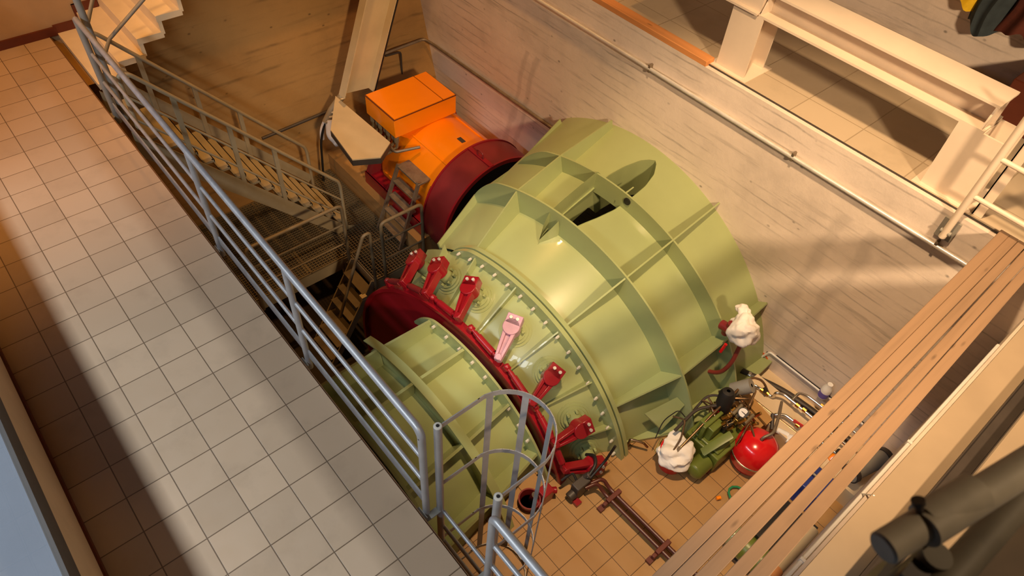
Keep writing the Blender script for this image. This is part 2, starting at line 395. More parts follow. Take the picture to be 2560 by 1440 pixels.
# gallery at the right-hand end of the pit
struct(MB().bx(.1, .24, 1.03, YW, FZ-.25, .86).build('wall_pit_end', M['wall_r']))
struct(MB().bx(.12, .62, 1.03, 5.79, .86, .95).build('trim_3', M['ledge']))
struct(MB().bx(.24, .30, 1.03, YW, .2, .86).build('trim_4', M['beige']))
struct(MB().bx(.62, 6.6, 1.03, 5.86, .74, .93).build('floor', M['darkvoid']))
tag(MB().bx(.33, .44, 1.1, 5.75, .951, .957).bx(.33, .336, 1.1, 5.75, .951, 1.0).bx(.434, .44, 1.1, 5.75, .951, 1.0).build('steel_channel', M['dark']), 'dark steel channel laid along the cream ledge at the end of the pit', 'channel')
# generator plinth
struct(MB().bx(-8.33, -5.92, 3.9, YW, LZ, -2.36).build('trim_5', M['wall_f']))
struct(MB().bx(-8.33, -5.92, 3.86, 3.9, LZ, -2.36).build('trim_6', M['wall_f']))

# ================================================================ turbine
T0 = Vector((-3.834, 5.8, -2.651)); AX = Vector((sin(-.09), cos(-.09), 0)); TU = Vector((AX.y, -AX.x, 0)); UPZ = Vector((0, 0, 1))
def cp(t, a, r):
    a = radians(a); return T0+AX*t+TU*(r*cos(a))+UPZ*(r*sin(a))
def rad(a): a = radians(a); return TU*cos(a)+UPZ*sin(a)
def tng(a): a = radians(a); return TU*-sin(a)+UPZ*cos(a)
def interp(tab, t):
    if t <= tab[0][0]: return tab[0][1]
    for (a, x), (b_, y) in zip(tab, tab[1:]):
        if t <= b_: return x+(y-x)*(t-a)/(b_-a)
    return tab[-1][1]
SH = [(-2.376, 1.85), (-1.65, 2.075), (-.92, 2.23), (0, 2.385), (.2, 2.41)]
OUT = [(-2.376, 1.95), (-1.651, 2.345), (-.919, 2.44), (.0, 2.485), (.2, 2.49)]
tur = thing('bulb_turbine', (-3.7, 3.6, FZ), 'huge pale green ribbed turbine casing with a dark red ring and levers around its neck', 'turbine')
A0, A1 = -24, 125.5
LL = [(-1.86, 91), (-1.75, 92.2), (-1.5, 92.4), (-1.22, 92.2), (-.99, 91.9), (-.68, 91.9), (-.48, 90.8), (-.28, 88.9), (-.2, 87.2), (-.17, 86)]
LR = [(-1.86, 91), (-1.75, 89.4), (-1.55, 87.2), (-1.38, 85.8), (-1.22, 84.2), (-1.02, 82.7), (-.82, 82.1), (-.53, 82.1), (-.33, 83.1), (-.2, 85), (-.17, 86)]
def lc(t): return (interp(LL, t)+interp(LR, t))/2
def lens(t): return (interp(LL, t)-interp(LR, t))/2
ts = [-2.376+i*(2.576)/84 for i in range(85)]
b = MB()
for side in (0, 1):
    vs = []; N = 40
    for t in ts:
        a_, c_ = (A1, lc(t)+lens(t)) if side == 0 else (lc(t)-lens(t), A0)
        vs += [cp(t, a_+(c_-a_)*j/N, interp(SH, t)) for j in range(N+1)]
    b.add(vs, [(i*(N+1)+j, i*(N+1)+j+1, (i+1)*(N+1)+j+1, (i+1)*(N+1)+j) for i in range(84) for j in range(N)])
casing = b.build('casing_shell', M['green'], tur, ang=25)
b = MB()                                                # walls of the lens-shaped access shaft
LT = [-1.86+1.69*i/48 for i in range(49)]
for sg in (1, -1):
    top = []; bot = []
    for t in LT:
        a_ = lc(t)+sg*lens(t); rise = .012
        if -1.86 <= t < -1.66: rise = .05+.20*(t+1.86)/.2
        elif sg == 1 and t < -.93: rise = .24
        elif sg == 1 and t < -.75: rise = .24*(1-(t+.93)/.18)
        top.append(cp(t, a_, interp(SH, t)+max(.012, rise))); bot.append(top[-1]-rad(lc(t))*.55)
    n = len(LT)
    b.add(top+bot, [(i, i+1, n+i+1, n+i) for i in range(n-1)])
b.build('shaft_wall', M['green'], tur)
MB().lathe([(-2.3, .1), (-2.3, .55), (.1, .6)], T0, AX, 40, u=TU).build('shaft_shade_drum', M['black'], tur)  # black drum added inside the casing, stands in for shade in the shaft
# closed side and floor flange of the casing
b = MB(); pts = [cp(t, A1, interp(SH, t)) for t in (-2.376, -1.65, -.92, 0, .2)]
b.add(pts+[Vector((p.x, p.y, -3.6)) for p in pts], [(i, i+1, 6+i, 5+i) for i in range(4)])
b.build('side_plate', M['green'], tur)
b = MB().prism([(-3.2, 3.42, -2.085), (-1.97, 3.35, -2.085), (-1.86, 3.67, -2.085), (-1.72, 3.95, -2.085), (-1.54, 4.28, -2.085), (-1.50, 5.0, -2.085), (-1.62, 5.79, -2.085), (-3.2, 5.79, -2.085)], (0, 0, .035))
b.build('floor_flange', M['green'], tur)
def ring(name, t, r0, r1, th, a0=A0, a1=A1, mat='green', n=96, t0=None, drop=.2):
    b = MB(); vs = []                                   # annular plate whose outer edge falls away at its far end
    for i in range(n+1):
        a = a0+(a1-a0)*i/n; ro = r1
        if t0 is not None and a > t0: ro = max(r0+.01, r1-drop*((a-t0)/(a1-t0))**1.4)
        vs += [cp(t-th/2, a, r0), cp(t-th/2, a, ro), cp(t+th/2, a, ro), cp(t+th/2, a, r0)]
    b.add(vs, [(i*4+j, i*4+(j+1) % 4, i*4+4+(j+1) % 4, i*4+4+j) for i in range(n) for j in range(4)]+[(0, 1, 2, 3), (n*4+3, n*4+2, n*4+1, n*4)])
    return b.build(name, M[mat], tur)
ring('stiffener_ring', -1.651, 2.03, 2.36, .022, t0=112); ring('stiffener_ring', -.919, 2.17, 2.43, .022, t0=110, drop=.23)
fl = ring('bolted_flange', -2.345, 1.80, 1.985, .05, a1=116, t0=104, drop=.13); fl2 = ring('bolted_flange', -2.412, 1.78, 1.98, .05, a1=116, t0=104, drop=.13)
def rib(a, t0, t1, prof=None, th=.018, mat='green', name='rib'):
    n = 12; up = []; lo = []
    for i in range(n+1):
        t = t0+(t1-t0)*i/n; up.append(cp(t, a, interp(prof or OUT, t))); lo.append(cp(t, a, interp(SH, t)-.03))
    w = tng(a)*th/2; P = [p-w for p in up+lo[::-1]]
    return MB().prism(P, w*2).build(name, M[mat], tur)
R1 = [(-2.376, 1.90), (-1.651, 2.17), (-.919, 2.21), (0, 2.24), (.2, 2.24)]
SHX = SH
SH = [(t, r-.12) for t, r in SH]
rib(125.2, -2.376, -1.651, R1); rib(125.2, -1.651, -.919, R1); rib(125.2, -.919, 0, [(-.919, 2.21), (0, 2.44)])
SH = SHX
for a in (104.6, 65.5, 36.0): rib(a, -2.376, -1.651); rib(a, -1.651, -.919); rib(a, -.919, 0)
rib(17, -1.651, -.919); rib(17, -.919, 0)
rib(84.5, -.93, -.60, [(-.93, 2.25), (-.6, 2.25)])
# gusset near the floor, facing up
b = MB().prism([cp(-2.06, 28.2, 2.06), cp(-1.92, 19.6, 2.13), cp(-1.665, 25.68, 2.275), cp(-1.665, 27.6, 2.19)], UPZ*.018); b.build('gusset_plate', M['green'], tur)
# dark scallops where ribs clear the welds, and the lifting eye hole in the middle ring
b = MB().cyl(cp(-.945, 81, 2.36), cp(-.893, 81, 2.36), .042, n=20); b.build('lifting_hole', M['black'], tur)
for i in range(20):                                     # bolts on the flange
    a = 110-i*5.7
    p = cp(-2.44, a, 1.90); q = cp(-2.475, a, 1.90)
    MB().cyl(p, q, .016, n=6).cyl(q, q-AX*.012, .010, n=8).build('flange_bolt', M['bolt'], fl2)
for i in range(7):
    a = 92-i*9.5
    MB().cyl(cp(-2.32, a, 1.915), cp(-2.285, a, 1.915), .018, n=6).build('flange_bolt', M['bolt'], fl)
# guide-vane cone
GC = [(-3.02, 1.46), (-2.95, 1.52), (-2.41, 1.84)]
ringer = lambda prof, name, mat='green', a0=A0, a1=150, n=80, cap=False: MB().lathe(prof, T0, AX, n, a0, a1, u=TU, cap=cap).build(name, M[mat], tur)
ringer([(-3.02, 1.30), (-3.02, 1.46), (-2.95, 1.52), (-2.41, 1.845)], 'guide_vane_cone', a1=132)
SH2 = SH; SH = [(-2.95, 1.52), (-2.41, 1.845)]
for a in (118, 102.3, 84.3, 65.5, 47.2, 30.0): rib(a, -2.93, -2.43, [(-2.95, 1.56), (-2.43, 1.945)], .016)
SH = SH2
PH = math.atan(.6)
def lever(a, mat, flip=1, da=-4.6):
    R_ = rad(a); N_ = (R_*cos(PH)-AX*sin(PH)).normalized(); D_ = (-AX*cos(PH)-R_*sin(PH)).normalized(); S_ = tng(a)
    p0 = cp(-2.66, a, 1.685)
    bo = MB(); 
    for r_, h0, h1 in ((.175, -.02, .012), (.145, 0, .03), (.118, .0, .05)): bo.cyl(p0+N_*h0, p0+N_*h1, r_, n=32)
    bo.cyl(p0, p0+N_*.19, .075, n=24)
    for k in range(6):
        c = p0+(D_*cos(k*pi/3)+S_*sin(k*pi/3))*.095; bo.ob(c+N_*.07, N_*.03, D_*.012, S_*.012)
    boss = bo.build('vane_bearing', M['green'], tur)
    e = cp(-3.09, a+da, 1.83); h = p0+N_*.26
    d = (e-h); L = d.length; d.normalize(); s = d.cross(N_).normalized(); n_ = s.cross(d)
    lv = MB().cyl(h-n_*.075, h+n_*.06, .088, n=28)
    lv.ob(h-d*.075, d*.055, s*.082, n_*.06)
    for sg in (1, -1):                                  # tapered arm with a groove between its two cheeks
        P = [h+d*.02+s*sg*.07, h+d*(L+.02)+s*sg*.036, h+d*(L+.02)+s*sg*.012, h+d*.02+s*sg*.028]
        lv.prism([q-n_*.045 for q in P], n_*.09)
    lv.prism([h+d*.02+s*.03-n_*.04, h+d*L+s*.014-n_*.04, h+d*L-s*.014-n_*.04, h+d*.02-s*.03-n_*.04], n_*.055)
    lv.cyl(h+d*(L-.01)-n_*.06, h+d*(L-.01)+n_*.05, .034, n=16)
    lo = lv.build('guide_vane_lever', M[mat], tur, bevel=.006)
    if mat == 'pink': lo['label'] = 'lever faded to pale pink'
    for sg in (1, -1):
        q = h-d*.085+s*sg*.035+n_*.058
        MB().cyl(q, q+n_*.018, .017, n=10).build('clamp_bolt', M['bolt'], lo)
    # linkage back to the ring
    br = cp(-3.06, a+da+13.5, 1.80); m1 = e+n_*.01
    lk = MB().tube([m1, br], .019, 10)
    k0 = m1.lerp(br, .18); k1 = m1.lerp(br, .72); lk.cyl(k0, k1, .036, n=14); lk.cyl(k1, m1.lerp(br, .85), .026, n=12)
    lk.ball(br, .036, n=12, k=8)
    lk.build('link_rod', M['maroon' if a > 100 else 'red'], tur)
    MB().ob(cp(-3.06, a+da+13.5, 1.765), AX*.03, tng(a)*.03, R_*.05).build('link_bracket', M['red'], tur)
for a, mt, da in ((121.5, 'red', -4.6), (109, 'red', -4.6), (93.6, 'red', -4.6), (75.1, 'pink', -4.6), (56.4, 'red', -2.9), (37.6, 'red', .6), (22.6, 'red', 5.5)): lever(a, mt, 1, da)
# regulating ring
MB().lathe([(-3.03, .9), (-3.03, 1.73), (-3.12, 1.73), (-3.12, 1.69), (-3.075, 1.69), (-3.075, .9)], T0, AX, 110, 0, 360, u=TU).build('regulating_ring', M['red'], tur)
# throat ring and draft tube
TH = [(-3.12, 1.44), (-3.9, 1.47), (-4.85, 1.56)]
ringer([(t, r) for t, r in TH[::-1]], 'draft_tube', n=90, a0=-24, a1=101)
fe = ring('throat_flange', -3.178, 1.40, 1.63, .026, a1=113, t0=98, drop=.2)
for i in range(12):
    a = 98-i*7.2; MB().cyl(cp(-3.19, a, 1.565), cp(-3.225, a, 1.565), .017, n=6).build('flange_bolt', M['bolt'], fe)
ring('stiffener_ring', -3.82, 1.42, 1.69, .03, a1=108, t0=98, drop=.16); ring('rib_cap', -3.82, 1.685, 1.705, .09, a1=108, t0=98, drop=.01)
ring('stiffener_ring', -4.54, 1.48, 1.74, .03, a1=104)
b = MB(); q = [cp(t, 101, r) for t, r in TH]; b.add(q+[Vector((p.x, p.y, -3.9)) for p in q], [(0, 1, 4, 3), (1, 2, 5, 4)]); b.build('tube_side_plate', M['green'], tur)
SH = TH[::-1]
for a in (100.5, 82, 56.2, 34):
    rib(a, -3.80, -3.18, [(-3.82, 1.69), (-3.18, 1.60)], .03); rib(a, -4.53, -3.84, [(-4.53, 1.73), (-3.84, 1.69)], .03)
SH = SH2
b = MB().prism([(-3.0, 1.1, -2.085), (-2.13, 1.1, -2.085), (-2.15, 1.81, -2.085), (-2.167, 2.05, -2.085), (-2.22, 2.66, -2.085), (-3.0, 2.66, -2.085)], (0, 0, .035))
ff = b.build('throat_floor_flange', M['green'], tur)
for x, y in ((-2.2, 1.5), (-2.2, 1.7), (-2.21, 1.92), (-2.24, 2.1), (-2.28, 2.3), (-2.27, 2.45), (-2.29, 2.6), (-2.36, 1.99), (-2.34, 2.2), (-2.4, 1.7)):
    MB().cyl((x, y, -2.05), (x, y, -2.02), .028, n=6).cyl((x, y, -2.02), (x, y, -2.0), .015, n=8).build('flange_bolt', M['bolt'], ff)
b = MB().lathe([(-4.72, 1.55), (-4.72, 1.86), (-4.66, 1.86), (-4.66, 1.55)], T0, AX, 90, -24, 106, u=TU, cap=True); we = b.build('wall_flange', M['dark'], tur)
for i in range(16):
    a = 80-i*4.6; MB().cyl(cp(-4.66, a, 1.80), cp(-4.63, a, 1.80), .018, n=6).build('flange_bolt', M['grate'], we)
# servo bracket at the low end of the ring
b = MB().ob((-1.93, 2.62, -2.0), (.06, 0, 0), (0, .07, 0), (0, 0, .09)).cyl((-1.99, 2.55, -1.95), (-1.87, 2.72, -1.95), .035).cyl((-1.95, 2.5, -2.02), (-1.85, 2.5, -2.02), .03)
b.build('servo_bracket', M['red'], tur, bevel=.008)

# ================================================================ generator
GY, GZ = 4.9, -2.08; GX = Vector((1, 0, 0)); G0 = Vector((0, GY, GZ))
gen = thing('generator', (-6.6, GY, -2.36), 'orange generator with a maroon drum guard and a flat terminal box on top', 'generator')
MB().lathe([(-7.3, .35), (-7.3, .70), (-7.26, .72), (-7.2, .74), (-6.02, .74), (-6.02, .6)], G0, GX, 72, u=(0, 1, 0)).build('stator_housing', M['orange'], gen)
b = MB()
for a in (120.6, 60, 0, 180):
    d = Vector((0, cos(radians(a)), sin(radians(a)))); w = GX.cross(d)
    b.ob(G0+GX*-6.6+d*.745, GX*.58, w*.011, d*.01)
b.build('housing_seam', M['orange'], gen)
MB().lathe([(-5.98, .3), (-5.98, .885), (-5.5, .885), (-5.5, .85), (-5.94, .85), (-5.94, .3)], G0, GX, 90, u=(0, 1, 0)).build('drum_guard', M['maroon'], gen)
for x in (-5.985, -5.505):
    MB().lathe([(x-.014, .84), (x-.014, .90), (x+.014, .90), (x+.014, .84), (x-.014, .84)], G0, GX, 90, u=(0, 1, 0)).build('guard_rim', M['red'], gen)
MB().lathe([(-5.93, .05), (-5.93, .8), (-5.8, .8), (-5.8, .18), (-5.5, .16), (-5.06, .16)], G0, GX, 60, u=(0, 1, 0)).build('flywheel', M['black'], gen)
d = Vector((0, cos(radians(97)), sin(radians(97))))
b = MB().ob(G0+GX*-5.74+d*.895, GX*.24, GX.cross(d)*.03, d*.012); b.build('guard_seam', M['red'], gen)
b = MB().tube(fillet([G0+GX*-5.80+d*.90, G0+GX*-5.80+d*1.0, G0+GX*-5.68+d*1.0, G0+GX*-5.68+d*.90], .05), .011, 8); b.build('lifting_eye', M['maroon'], gen)
d = Vector((0, cos(radians(88)), sin(radians(88))))
MB().ob(G0+GX*-6.33+d*.742, GX*.06, GX.cross(d)*.032, d*.004).build('nameplate', M['dark'], gen)
# vent louvre and feet
b = MB()
for k in range(9): 
    d = Vector((0, cos(radians(150+k*1.6)), sin(radians(150+k*1.6)))); b.ob(G0+GX*-6.1+d*.745, GX*.045, GX.cross(d)*.003, d*.006)
b.build('vent_louvre', M['dark'], gen)
b = MB().bx(-7.42, -5.98, 3.98, 4.36, -2.20, -2.16).bx(-7.42, -5.98, 4.22, 4.27, -2.36, -2.16)
b.bx(-7.42, -5.98, 3.97, 3.995, -2.36, -2.16)
for x in (-7.40, -6.9, -6.4, -6.02): b.prism([(x, 3.99, -2.16), (x, 4.36, -2.16), (x, 4.34, -1.75)], (.025, 0, 0))
b.build('mounting_foot', M['red'], gen)
MB().bx(-7.42, -5.98, 5.44, 5.76, -2.36, -2.16).build('mounting_foot', M['red'], gen)
b = MB().prism([(-7.42, 4.0, -2.16), (-7.42, 5.7, -2.16), (-7.42, 5.55, -1.6), (-7.42, 4.25, -1.6)], (.12, 0, 0)); b.bx(-7.7, -7.4, 4.3, 5.5, -2.36, -1.75)
b.build('end_cover', M['maroon'], gen)
tb = MB().bx(-7.60, -6.88, 4.21, 5.25, -1.335, -1.045).build('terminal_box', M['orange'], gen, bevel=.006)
MB().bx(-7.59, -6.89, 4.22, 5.02, -1.045, -1.030).build('box_lid', M['orange'], tb)
MB().bx(-7.59, -6.89, 5.035, 5.24, -1.045, -1.030).build('box_lid', M['orange'], tb)
MB().bx(-7.605, -6.875, 4.205, 5.255, -1.05, -1.042).build('lid_gasket', M['boxbrown'], tb)
top = [(-7.2, 4.3, -1.335), (-6.88, 4.3, -1.335), (-6.88, 5.1, -1.335), (-7.2, 5.1, -1.335)]; bot = [(-7.1, 4.5, -1.52), (-6.95, 4.5, -1.52), (-6.95, 5.0, -1.40), (-7.1, 5.0, -1.40)]
MB().add(top+bot, [(0,1,2,3), (4,5,6,7), (0,1,5,4), (1,2,6,5), (2,3,7,6), (3,0,4,7)]).build('box_neck', M['orange'], gen)
MB().tube(fillet([(-6.92, 4.13, -1.45), (-6.78, 4.13, -1.47), (-6.6, 4.42, -1.40)], .04), .022, 10).build('cable_conduit', M['steel'], gen)
# cable glands under the terminal box
b = MB()
for k in range(7):
    x = -7.5+k*.1; c = Vector((x, 4.24+.02*(k % 2), -1.42)); b.cyl(c, c+Vector((0, 0, .08)), .036, n=8); b.tube(fillet([c, c+Vector((0, 0, -.10)), c+Vector((-.03, -.25, -.16))], .08), .024, 8)
b.build('cable_gland', M['grate'], gen)

# ================================================================ cable duct coming down to the terminal box
du = thing('cable_duct', (-7.75, 4.3, -1.2), 'beige sheet steel cable duct slanting down the far wall to the orange terminal box', 'cable duct')
d0, d1 = Vector((-7.75, 5.55, 2.4)), Vector((-7.75, 4.19, -1.10)); dd = (d1-d0).normalized(); sd = Vector((0, -dd.z, dd.y)); sd = sd if sd.y > 0 else -sd
sd = Vector((0, .95, -.13)).normalized()
b = MB().ob((d0+d1)/2+Vector((-.1, 0, 0)), (d1-d0)/2, sd*.235, (.012, 0, 0))
b.ob((d0+d1)/2+Vector((-.04, 0, 0))-sd*.235, (d1-d0)/2, sd*.008, (.07, 0, 0)).ob((d0+d1)/2+Vector((-.04, 0, 0))+sd*.235, (d1-d0)/2, sd*.008, (.07, 0, 0))
b.build('duct_channel', M['duct'], du)
b = MB().ob((d0+d1)/2+Vector((-.085, 0, 0))-sd*.19, (d1-d0)/2, sd*.012, (.012, 0, 0)); b.build('duct_fold', M['stairs'], du)
MB().ob((d0+d1)/2+Vector((.0, 0, 0))+sd*.262, (d1-d0)/2, sd*.010, (.03, 0, 0)).build('edge_strip', M['black'], du)
MB().ob((d0+d1)/2+Vector((-.05, 0, 0))+sd*.29, (d1-d0)/2, sd*.014, (.02, 0, 0)).build('cable', M['pink'], du)
P = [(-8.03, 3.98, -1.22), (-6.81, 4.08, -1.32), (-6.62, 3.80, -1.32), (-6.76, 3.46, -1.29), (-7.41, 3.53, -1.24)]
MB().prism(P, (0, 0, .02)).build('cover_plate', M['duct'], du)
b = MB(); V_ = [Vector(p) for p in P]
for i in range(1, 4): b.bar(V_[i]+Vector((0, 0, -.04)), V_[(i+1) % 5]+Vector((0, 0, -.04)), .012, .085)
b.bar(V_[0]+Vector((0, 0, -.06)), V_[1]+Vector((0, 0, -.06)), .02, .10)
b.build('cover_edge', M['dark'], du)
cb = thing('cable_bundle', (-8.1, 3.8, -2.5), 'bundle of thick cables wrapped in pale tape hanging beside the beige duct end', 'cables')
MB().tube(fillet([(-8.05, 4.45, -.55), (-8.08, 4.1, -1.28), (-8.12, 3.86, -1.5), (-8.1, 3.68, -1.85), (-8.12, 3.62, -2.64)], .2), .018, 8).build('cable', M['black'], cb)
MB().tube([(-8.07, 4.12, -1.25), (-8.1, 3.93, -1.45), (-8.1, 3.80, -1.62)], .055, 12).build('taped_sleeve', M['stairs'], cb)
b = MB()
for k in range(6):
    p = Vector((-8.07, 4.12, -1.25)).lerp(Vector((-8.1, 3.80, -1.62)), .1+k*.16); b.ball(p, .062, .062, .03, n=12, k=6)
b.build('tape_band', M['duct'], cb)
MB().tube(fillet([(-8.08, 3.86, -1.58), (-8.02, 3.80, -1.80), (-7.96, 3.86, -1.9)], .1), .06, 12).ball((-7.96, 3.87, -1.9), .075, warp=.3).build('cable_end_wrap', M['white'], cb)
MB().tube(fillet([(-8.12, 3.84, -1.55), (-8.14, 3.74, -1.75), (-8.13, 3.72, -1.9)], .1), .035, 10).build('cable_end_wrap', M['white'], cb)
# ================================================================ walkway railing
def guard(name, label, cat, loc, specs, posts, mat='galv', group=None):
    r = thing(name, loc, label, cat, group)
    for nm, pts, rr in specs: MB().tube(pts, rr, 14).build(nm, M[mat], r)
    for p, q, rr in posts: MB().cyl(p, q, rr, n=14).build('post', M[mat], r)
    return r
RY0 = 1.125
g = thing('guard_railing', (-4.7, RY0, 0), 'long galvanised tube railing along the edge of the tiled walkway, up to the cage ladder', 'railing')
MB().tube(fillet([(-7.50, RY0, 1.05), (-1.84, RY0, 1.05), (-1.80, RY0, 1.0), (-1.80, RY0, -.12)], .07), .026, 16).build('top_rail', M['galv'], g)
for z in (.68, .36): MB().cyl((-7.5, RY0+.01, z), (-1.8, RY0+.01, z), .017, n=12).build('mid_rail', M['galv'], g)
MB().bar((-7.5, RY0+.01, .06), (-1.8, RY0+.01, .06), .012, .10).build('kick_plate', M['galv'], g)
for x in (-5.0, -3.42):
    MB().cyl((x, RY0, -.14), (x, RY0, 1.03), .026, n=16).build('post', M['galv'], g)
MB().cyl((-7.5, RY0, -.14), (-7.5, RY0, 1.05), .03, n=14).build('post', M['grey'], g)
b = MB()
for x in (-7.5, -5.0, -3.42, -1.8): b.bx(x-.05, x+.05, 1.076, 1.1, -.2, -.04)
b.build('fixing_plate', M['grey'], g)
MB().cyl((-1.795, RY0-.026, .985), (-1.795, RY0-.0262, .985), .006, n=8).build('vent_hole', M['black'], g)
g = thing('guard_railing', (0, RY0, 0), 'galvanised tube railing in the foreground, to the right of the cage ladder', 'railing')
MB().tube(fillet([(-1.13, RY0, -.14), (-1.13, RY0, 1.02), (-1.10, RY0, 1.05), (1.5, RY0, 1.05)], .05), .026, 16).build('top_rail', M['galv'], g)
for z in (.68, .36): MB().cyl((-1.13, RY0+.01, z), (1.5, RY0+.01, z), .017, n=12).build('mid_rail', M['galv'], g)
MB().cyl((1.3, RY0, -.14), (1.3, RY0, 1.05), .026, n=14).build('post', M['galv'], g)
MB().bx(-1.18, -1.08, 1.076, 1.1, -.2, -.04).build('fixing_plate', M['grey'], g)
# stair handrail at the top of the stone stairs
g = thing('stair_railing', (-7.62, 1.2, 0), 'grey steel railing post with two sloping bars beside the pale stone stairs', 'railing')
MB().cyl((-7.53, 1.205, -.15), (-7.53, 1.205, 2.2), .035, n=14).build('post', M['grey'], g)
MB().tube([(-7.55, 1.2, .92), (-7.9, 1.42, 1.02), (-7.9, 3.2, 2.2)], .02, 10).build('rail', M['grey'], g)
MB().tube([(-7.55, 1.2, .52), (-7.9, 1.42, .56), (-7.9, 3.2, 1.75)], .02, 10).build('rail', M['grey'], g)

# ================================================================ steel stairs down to the grating platform
ss = thing('steel_staircase', (-7.45, 3.1, -2.65), 'steep steel staircase with handrails leading from the walkway down to the grating', 'stairs')
SL = -1.18; nz = lambda y: -.82+SL*(y-1.805)
yb = 1.805+(2.65-.82)/1.18-.02
for x in (-7.0, -7.9):
    y0, y1 = 1.12, yb-.02; n_ = Vector((0, .763, .646))
    P = [(x, y0, nz(y0)+.05), (x, y1, nz(y1)+.05), (x, y1+.16, -2.65), (x, y1-.12, -2.65), (x, y0, nz(y0)-.28)]
    MB().prism(P, (.014, 0, 0)).build('stringer', M['stairs'], ss)
k = 0; y = 1.22
while y < yb-.1:
    z = nz(y)-.01
    t = MB().bx(-7.885, -7.015, y+.045, y+.168, z-.03, z).bx(-7.885, -7.015, y+.158, y+.168, z-.05, z)
    t = t.build('tread', M['stairs'], ss)
    MB().cyl((-7.028, y+.15, z), (-7.028, y+.15, z+.004), .012, n=8).build('tread_bolt', M['black'], t)
    y += .152
def srail(x, y0, y1, dz): return [(x, y0, nz(y0)+dz), (x, y1, nz(y1)+dz)]
for x, hz in ((-7.0, .87), (-7.9, .89)):
    yt = 1.30; ye = yb-.01
    pts = fillet([(x, yt-.10, nz(yt)+.25), (x, yt-.10, nz(yt)+hz+.02), (x, yt, nz(yt)+hz), (x, ye, nz(ye)+hz), (x, ye+.02, nz(ye)+hz-.1), (x, ye+.02, -2.65)], .09)
    MB().tube(pts, .023, 12).build('handrail', M['stairs'], ss)
    MB().tube(srail(x, yt-.1, ye, hz*.62), .014, 10).build('mid_rail', M['stairs'], ss)
    if x < -7.5: MB().bar(*srail(x, yt-.1, ye, .30), .012, .12).build('kick_plate', M['stairs'], ss)
    else: MB().tube(srail(x, yt-.1, ye, hz*.30), .014, 10).build('mid_rail', M['stairs'], ss)
    for yy in (1.62, 2.1, 2.55): MB().bar((x, yy, nz(yy)-.1), (x, yy, nz(yy)+hz), .05, .03, up=(1, 0, 0)).build('post', M['stairs'], ss)

# ================================================================ grating platform
PZ = -2.65
pf = thing('grating_platform', (-7.1, 2.6, PZ-.2), 'dark steel grating platform at the foot of the steel staircase', 'platform')
def grating(x0, x1, y0, y1, name):
    b = MB(); x = x0
    while x <= x1+1e-6: b.bx(x-.0025, x+.0025, y0, y1, PZ-.028, PZ); x += .045
    y = y0
    while y <= y1+1e-6: b.bx(x0, x1, y-.003, y+.003, PZ-.022, PZ+.002); y += .045
    for (a, c, d, e) in ((x0, x0+.008, y0, y1), (x1-.008, x1, y0, y1), (x0, x1, y0, y0+.008), (x0, x1, y1-.008, y1)): b.bx(a, c, d, e, PZ-.03, PZ+.003)
    return b.build(name, M['grate'], pf)
grating(-8.31, -7.45, 1.15, 2.5, 'grating_panel'); grating(-7.44, -6.54, 1.15, 2.5, 'grating_panel')
grating(-8.31, -7.45, 2.51, 3.84, 'grating_panel'); grating(-7.44, -6.54, 2.51, 3.84, 'grating_panel'); grating(-6.53, -5.90, 3.13, 3.84, 'grating_panel')
b = MB()
for y in (1.2, 2.5, 3.80): b.bx(-8.33, -6.54, y-.03, y+.03, PZ-.17, PZ-.031)
for x in (-8.28, -7.45, -6.57): b.bx(x-.03, x+.03, 1.15, 3.84, PZ-.17, PZ-.031)
b.bx(-6.545, -6.535, 1.15, 3.12, PZ-.22, PZ-.031).bx(-6.54, -5.9, 3.115, 3.125, PZ-.2, PZ-.031).bx(-5.905, -5.895, 3.12, 3.84, PZ-.2, PZ-.031)
for x, y in ((-6.58, 1.3), (-6.58, 3.05), (-5.95, 3.2), (-8.25, 1.3)): b.bx(x-.05, x+.05, y-.05, y+.05, LZ, PZ-.031)
b.build('support_frame', M['stairs'], pf)
def prail(label, x, y0, y1, h=1.0, left_open=False):
    r = thing('platform_railing', (x, (y0+y1)/2, PZ), label, 'railing', None)
    MB().tube(fillet([(x, y0, PZ-.15), (x, y0, PZ+h), (x, y1, PZ+h), (x, y1, PZ-.15)], .08), .024, 14).build('top_rail', M['grate'], r)
    for k in (.66, .32): MB().cyl((x, y0, PZ+h*k), (x, y1, PZ+h*k), .014, n=10).build('mid_rail', M['grate'], r)
    MB().bx(x-.05, x+.05, y1-.04, y1+.04, PZ-.16, PZ-.10).build('foot_clamp', M['dark'], r)
    return r
prail('longer tube railing on the open side of the grating platform, left of the ladder gap', -6.47, 1.72, 3.06)
prail('shorter tube railing on the grating, in front of the small step ladder', -5.88, 3.28, 3.92, 1.0)
# steep ladder below the platform
sl = thing('steep_ladder', (-6.15, 2.4, LZ), 'steep dark ladder with plate treads going down from the grating, with one handrail loop', 'ladder')
lt, lb = Vector((0, 3.10, PZ)), Vector((0, 2.28, LZ))
for x in (-6.42, -5.9): MB().bar(lt+Vector((x, 0, 0)), lb+Vector((x, 0, 0)), .02, .10, up=(0, 1, 1)).build('stringer', M['stairs'], sl)
for k in range(6):
    c = lt.lerp(lb, (k+.75)/6.4); MB().bx(-6.41, -5.91, c.y-.10, c.y+.06, c.z-.02, c.z).build('tread', M['grate'], sl)
MB().tube(fillet([(-5.86, 3.10, PZ-.12), (-5.86, 3.10, PZ+.96), (-5.86, 3.0, PZ+.96), (-5.86, 2.50, PZ-.30)], .09), .022, 12).build('handrail', M['grate'], sl)
MB().bx(-5.93, -5.85, 2.86, 2.94, PZ-.22, PZ-.16).build('foot_bracket', M['duct'], sl)
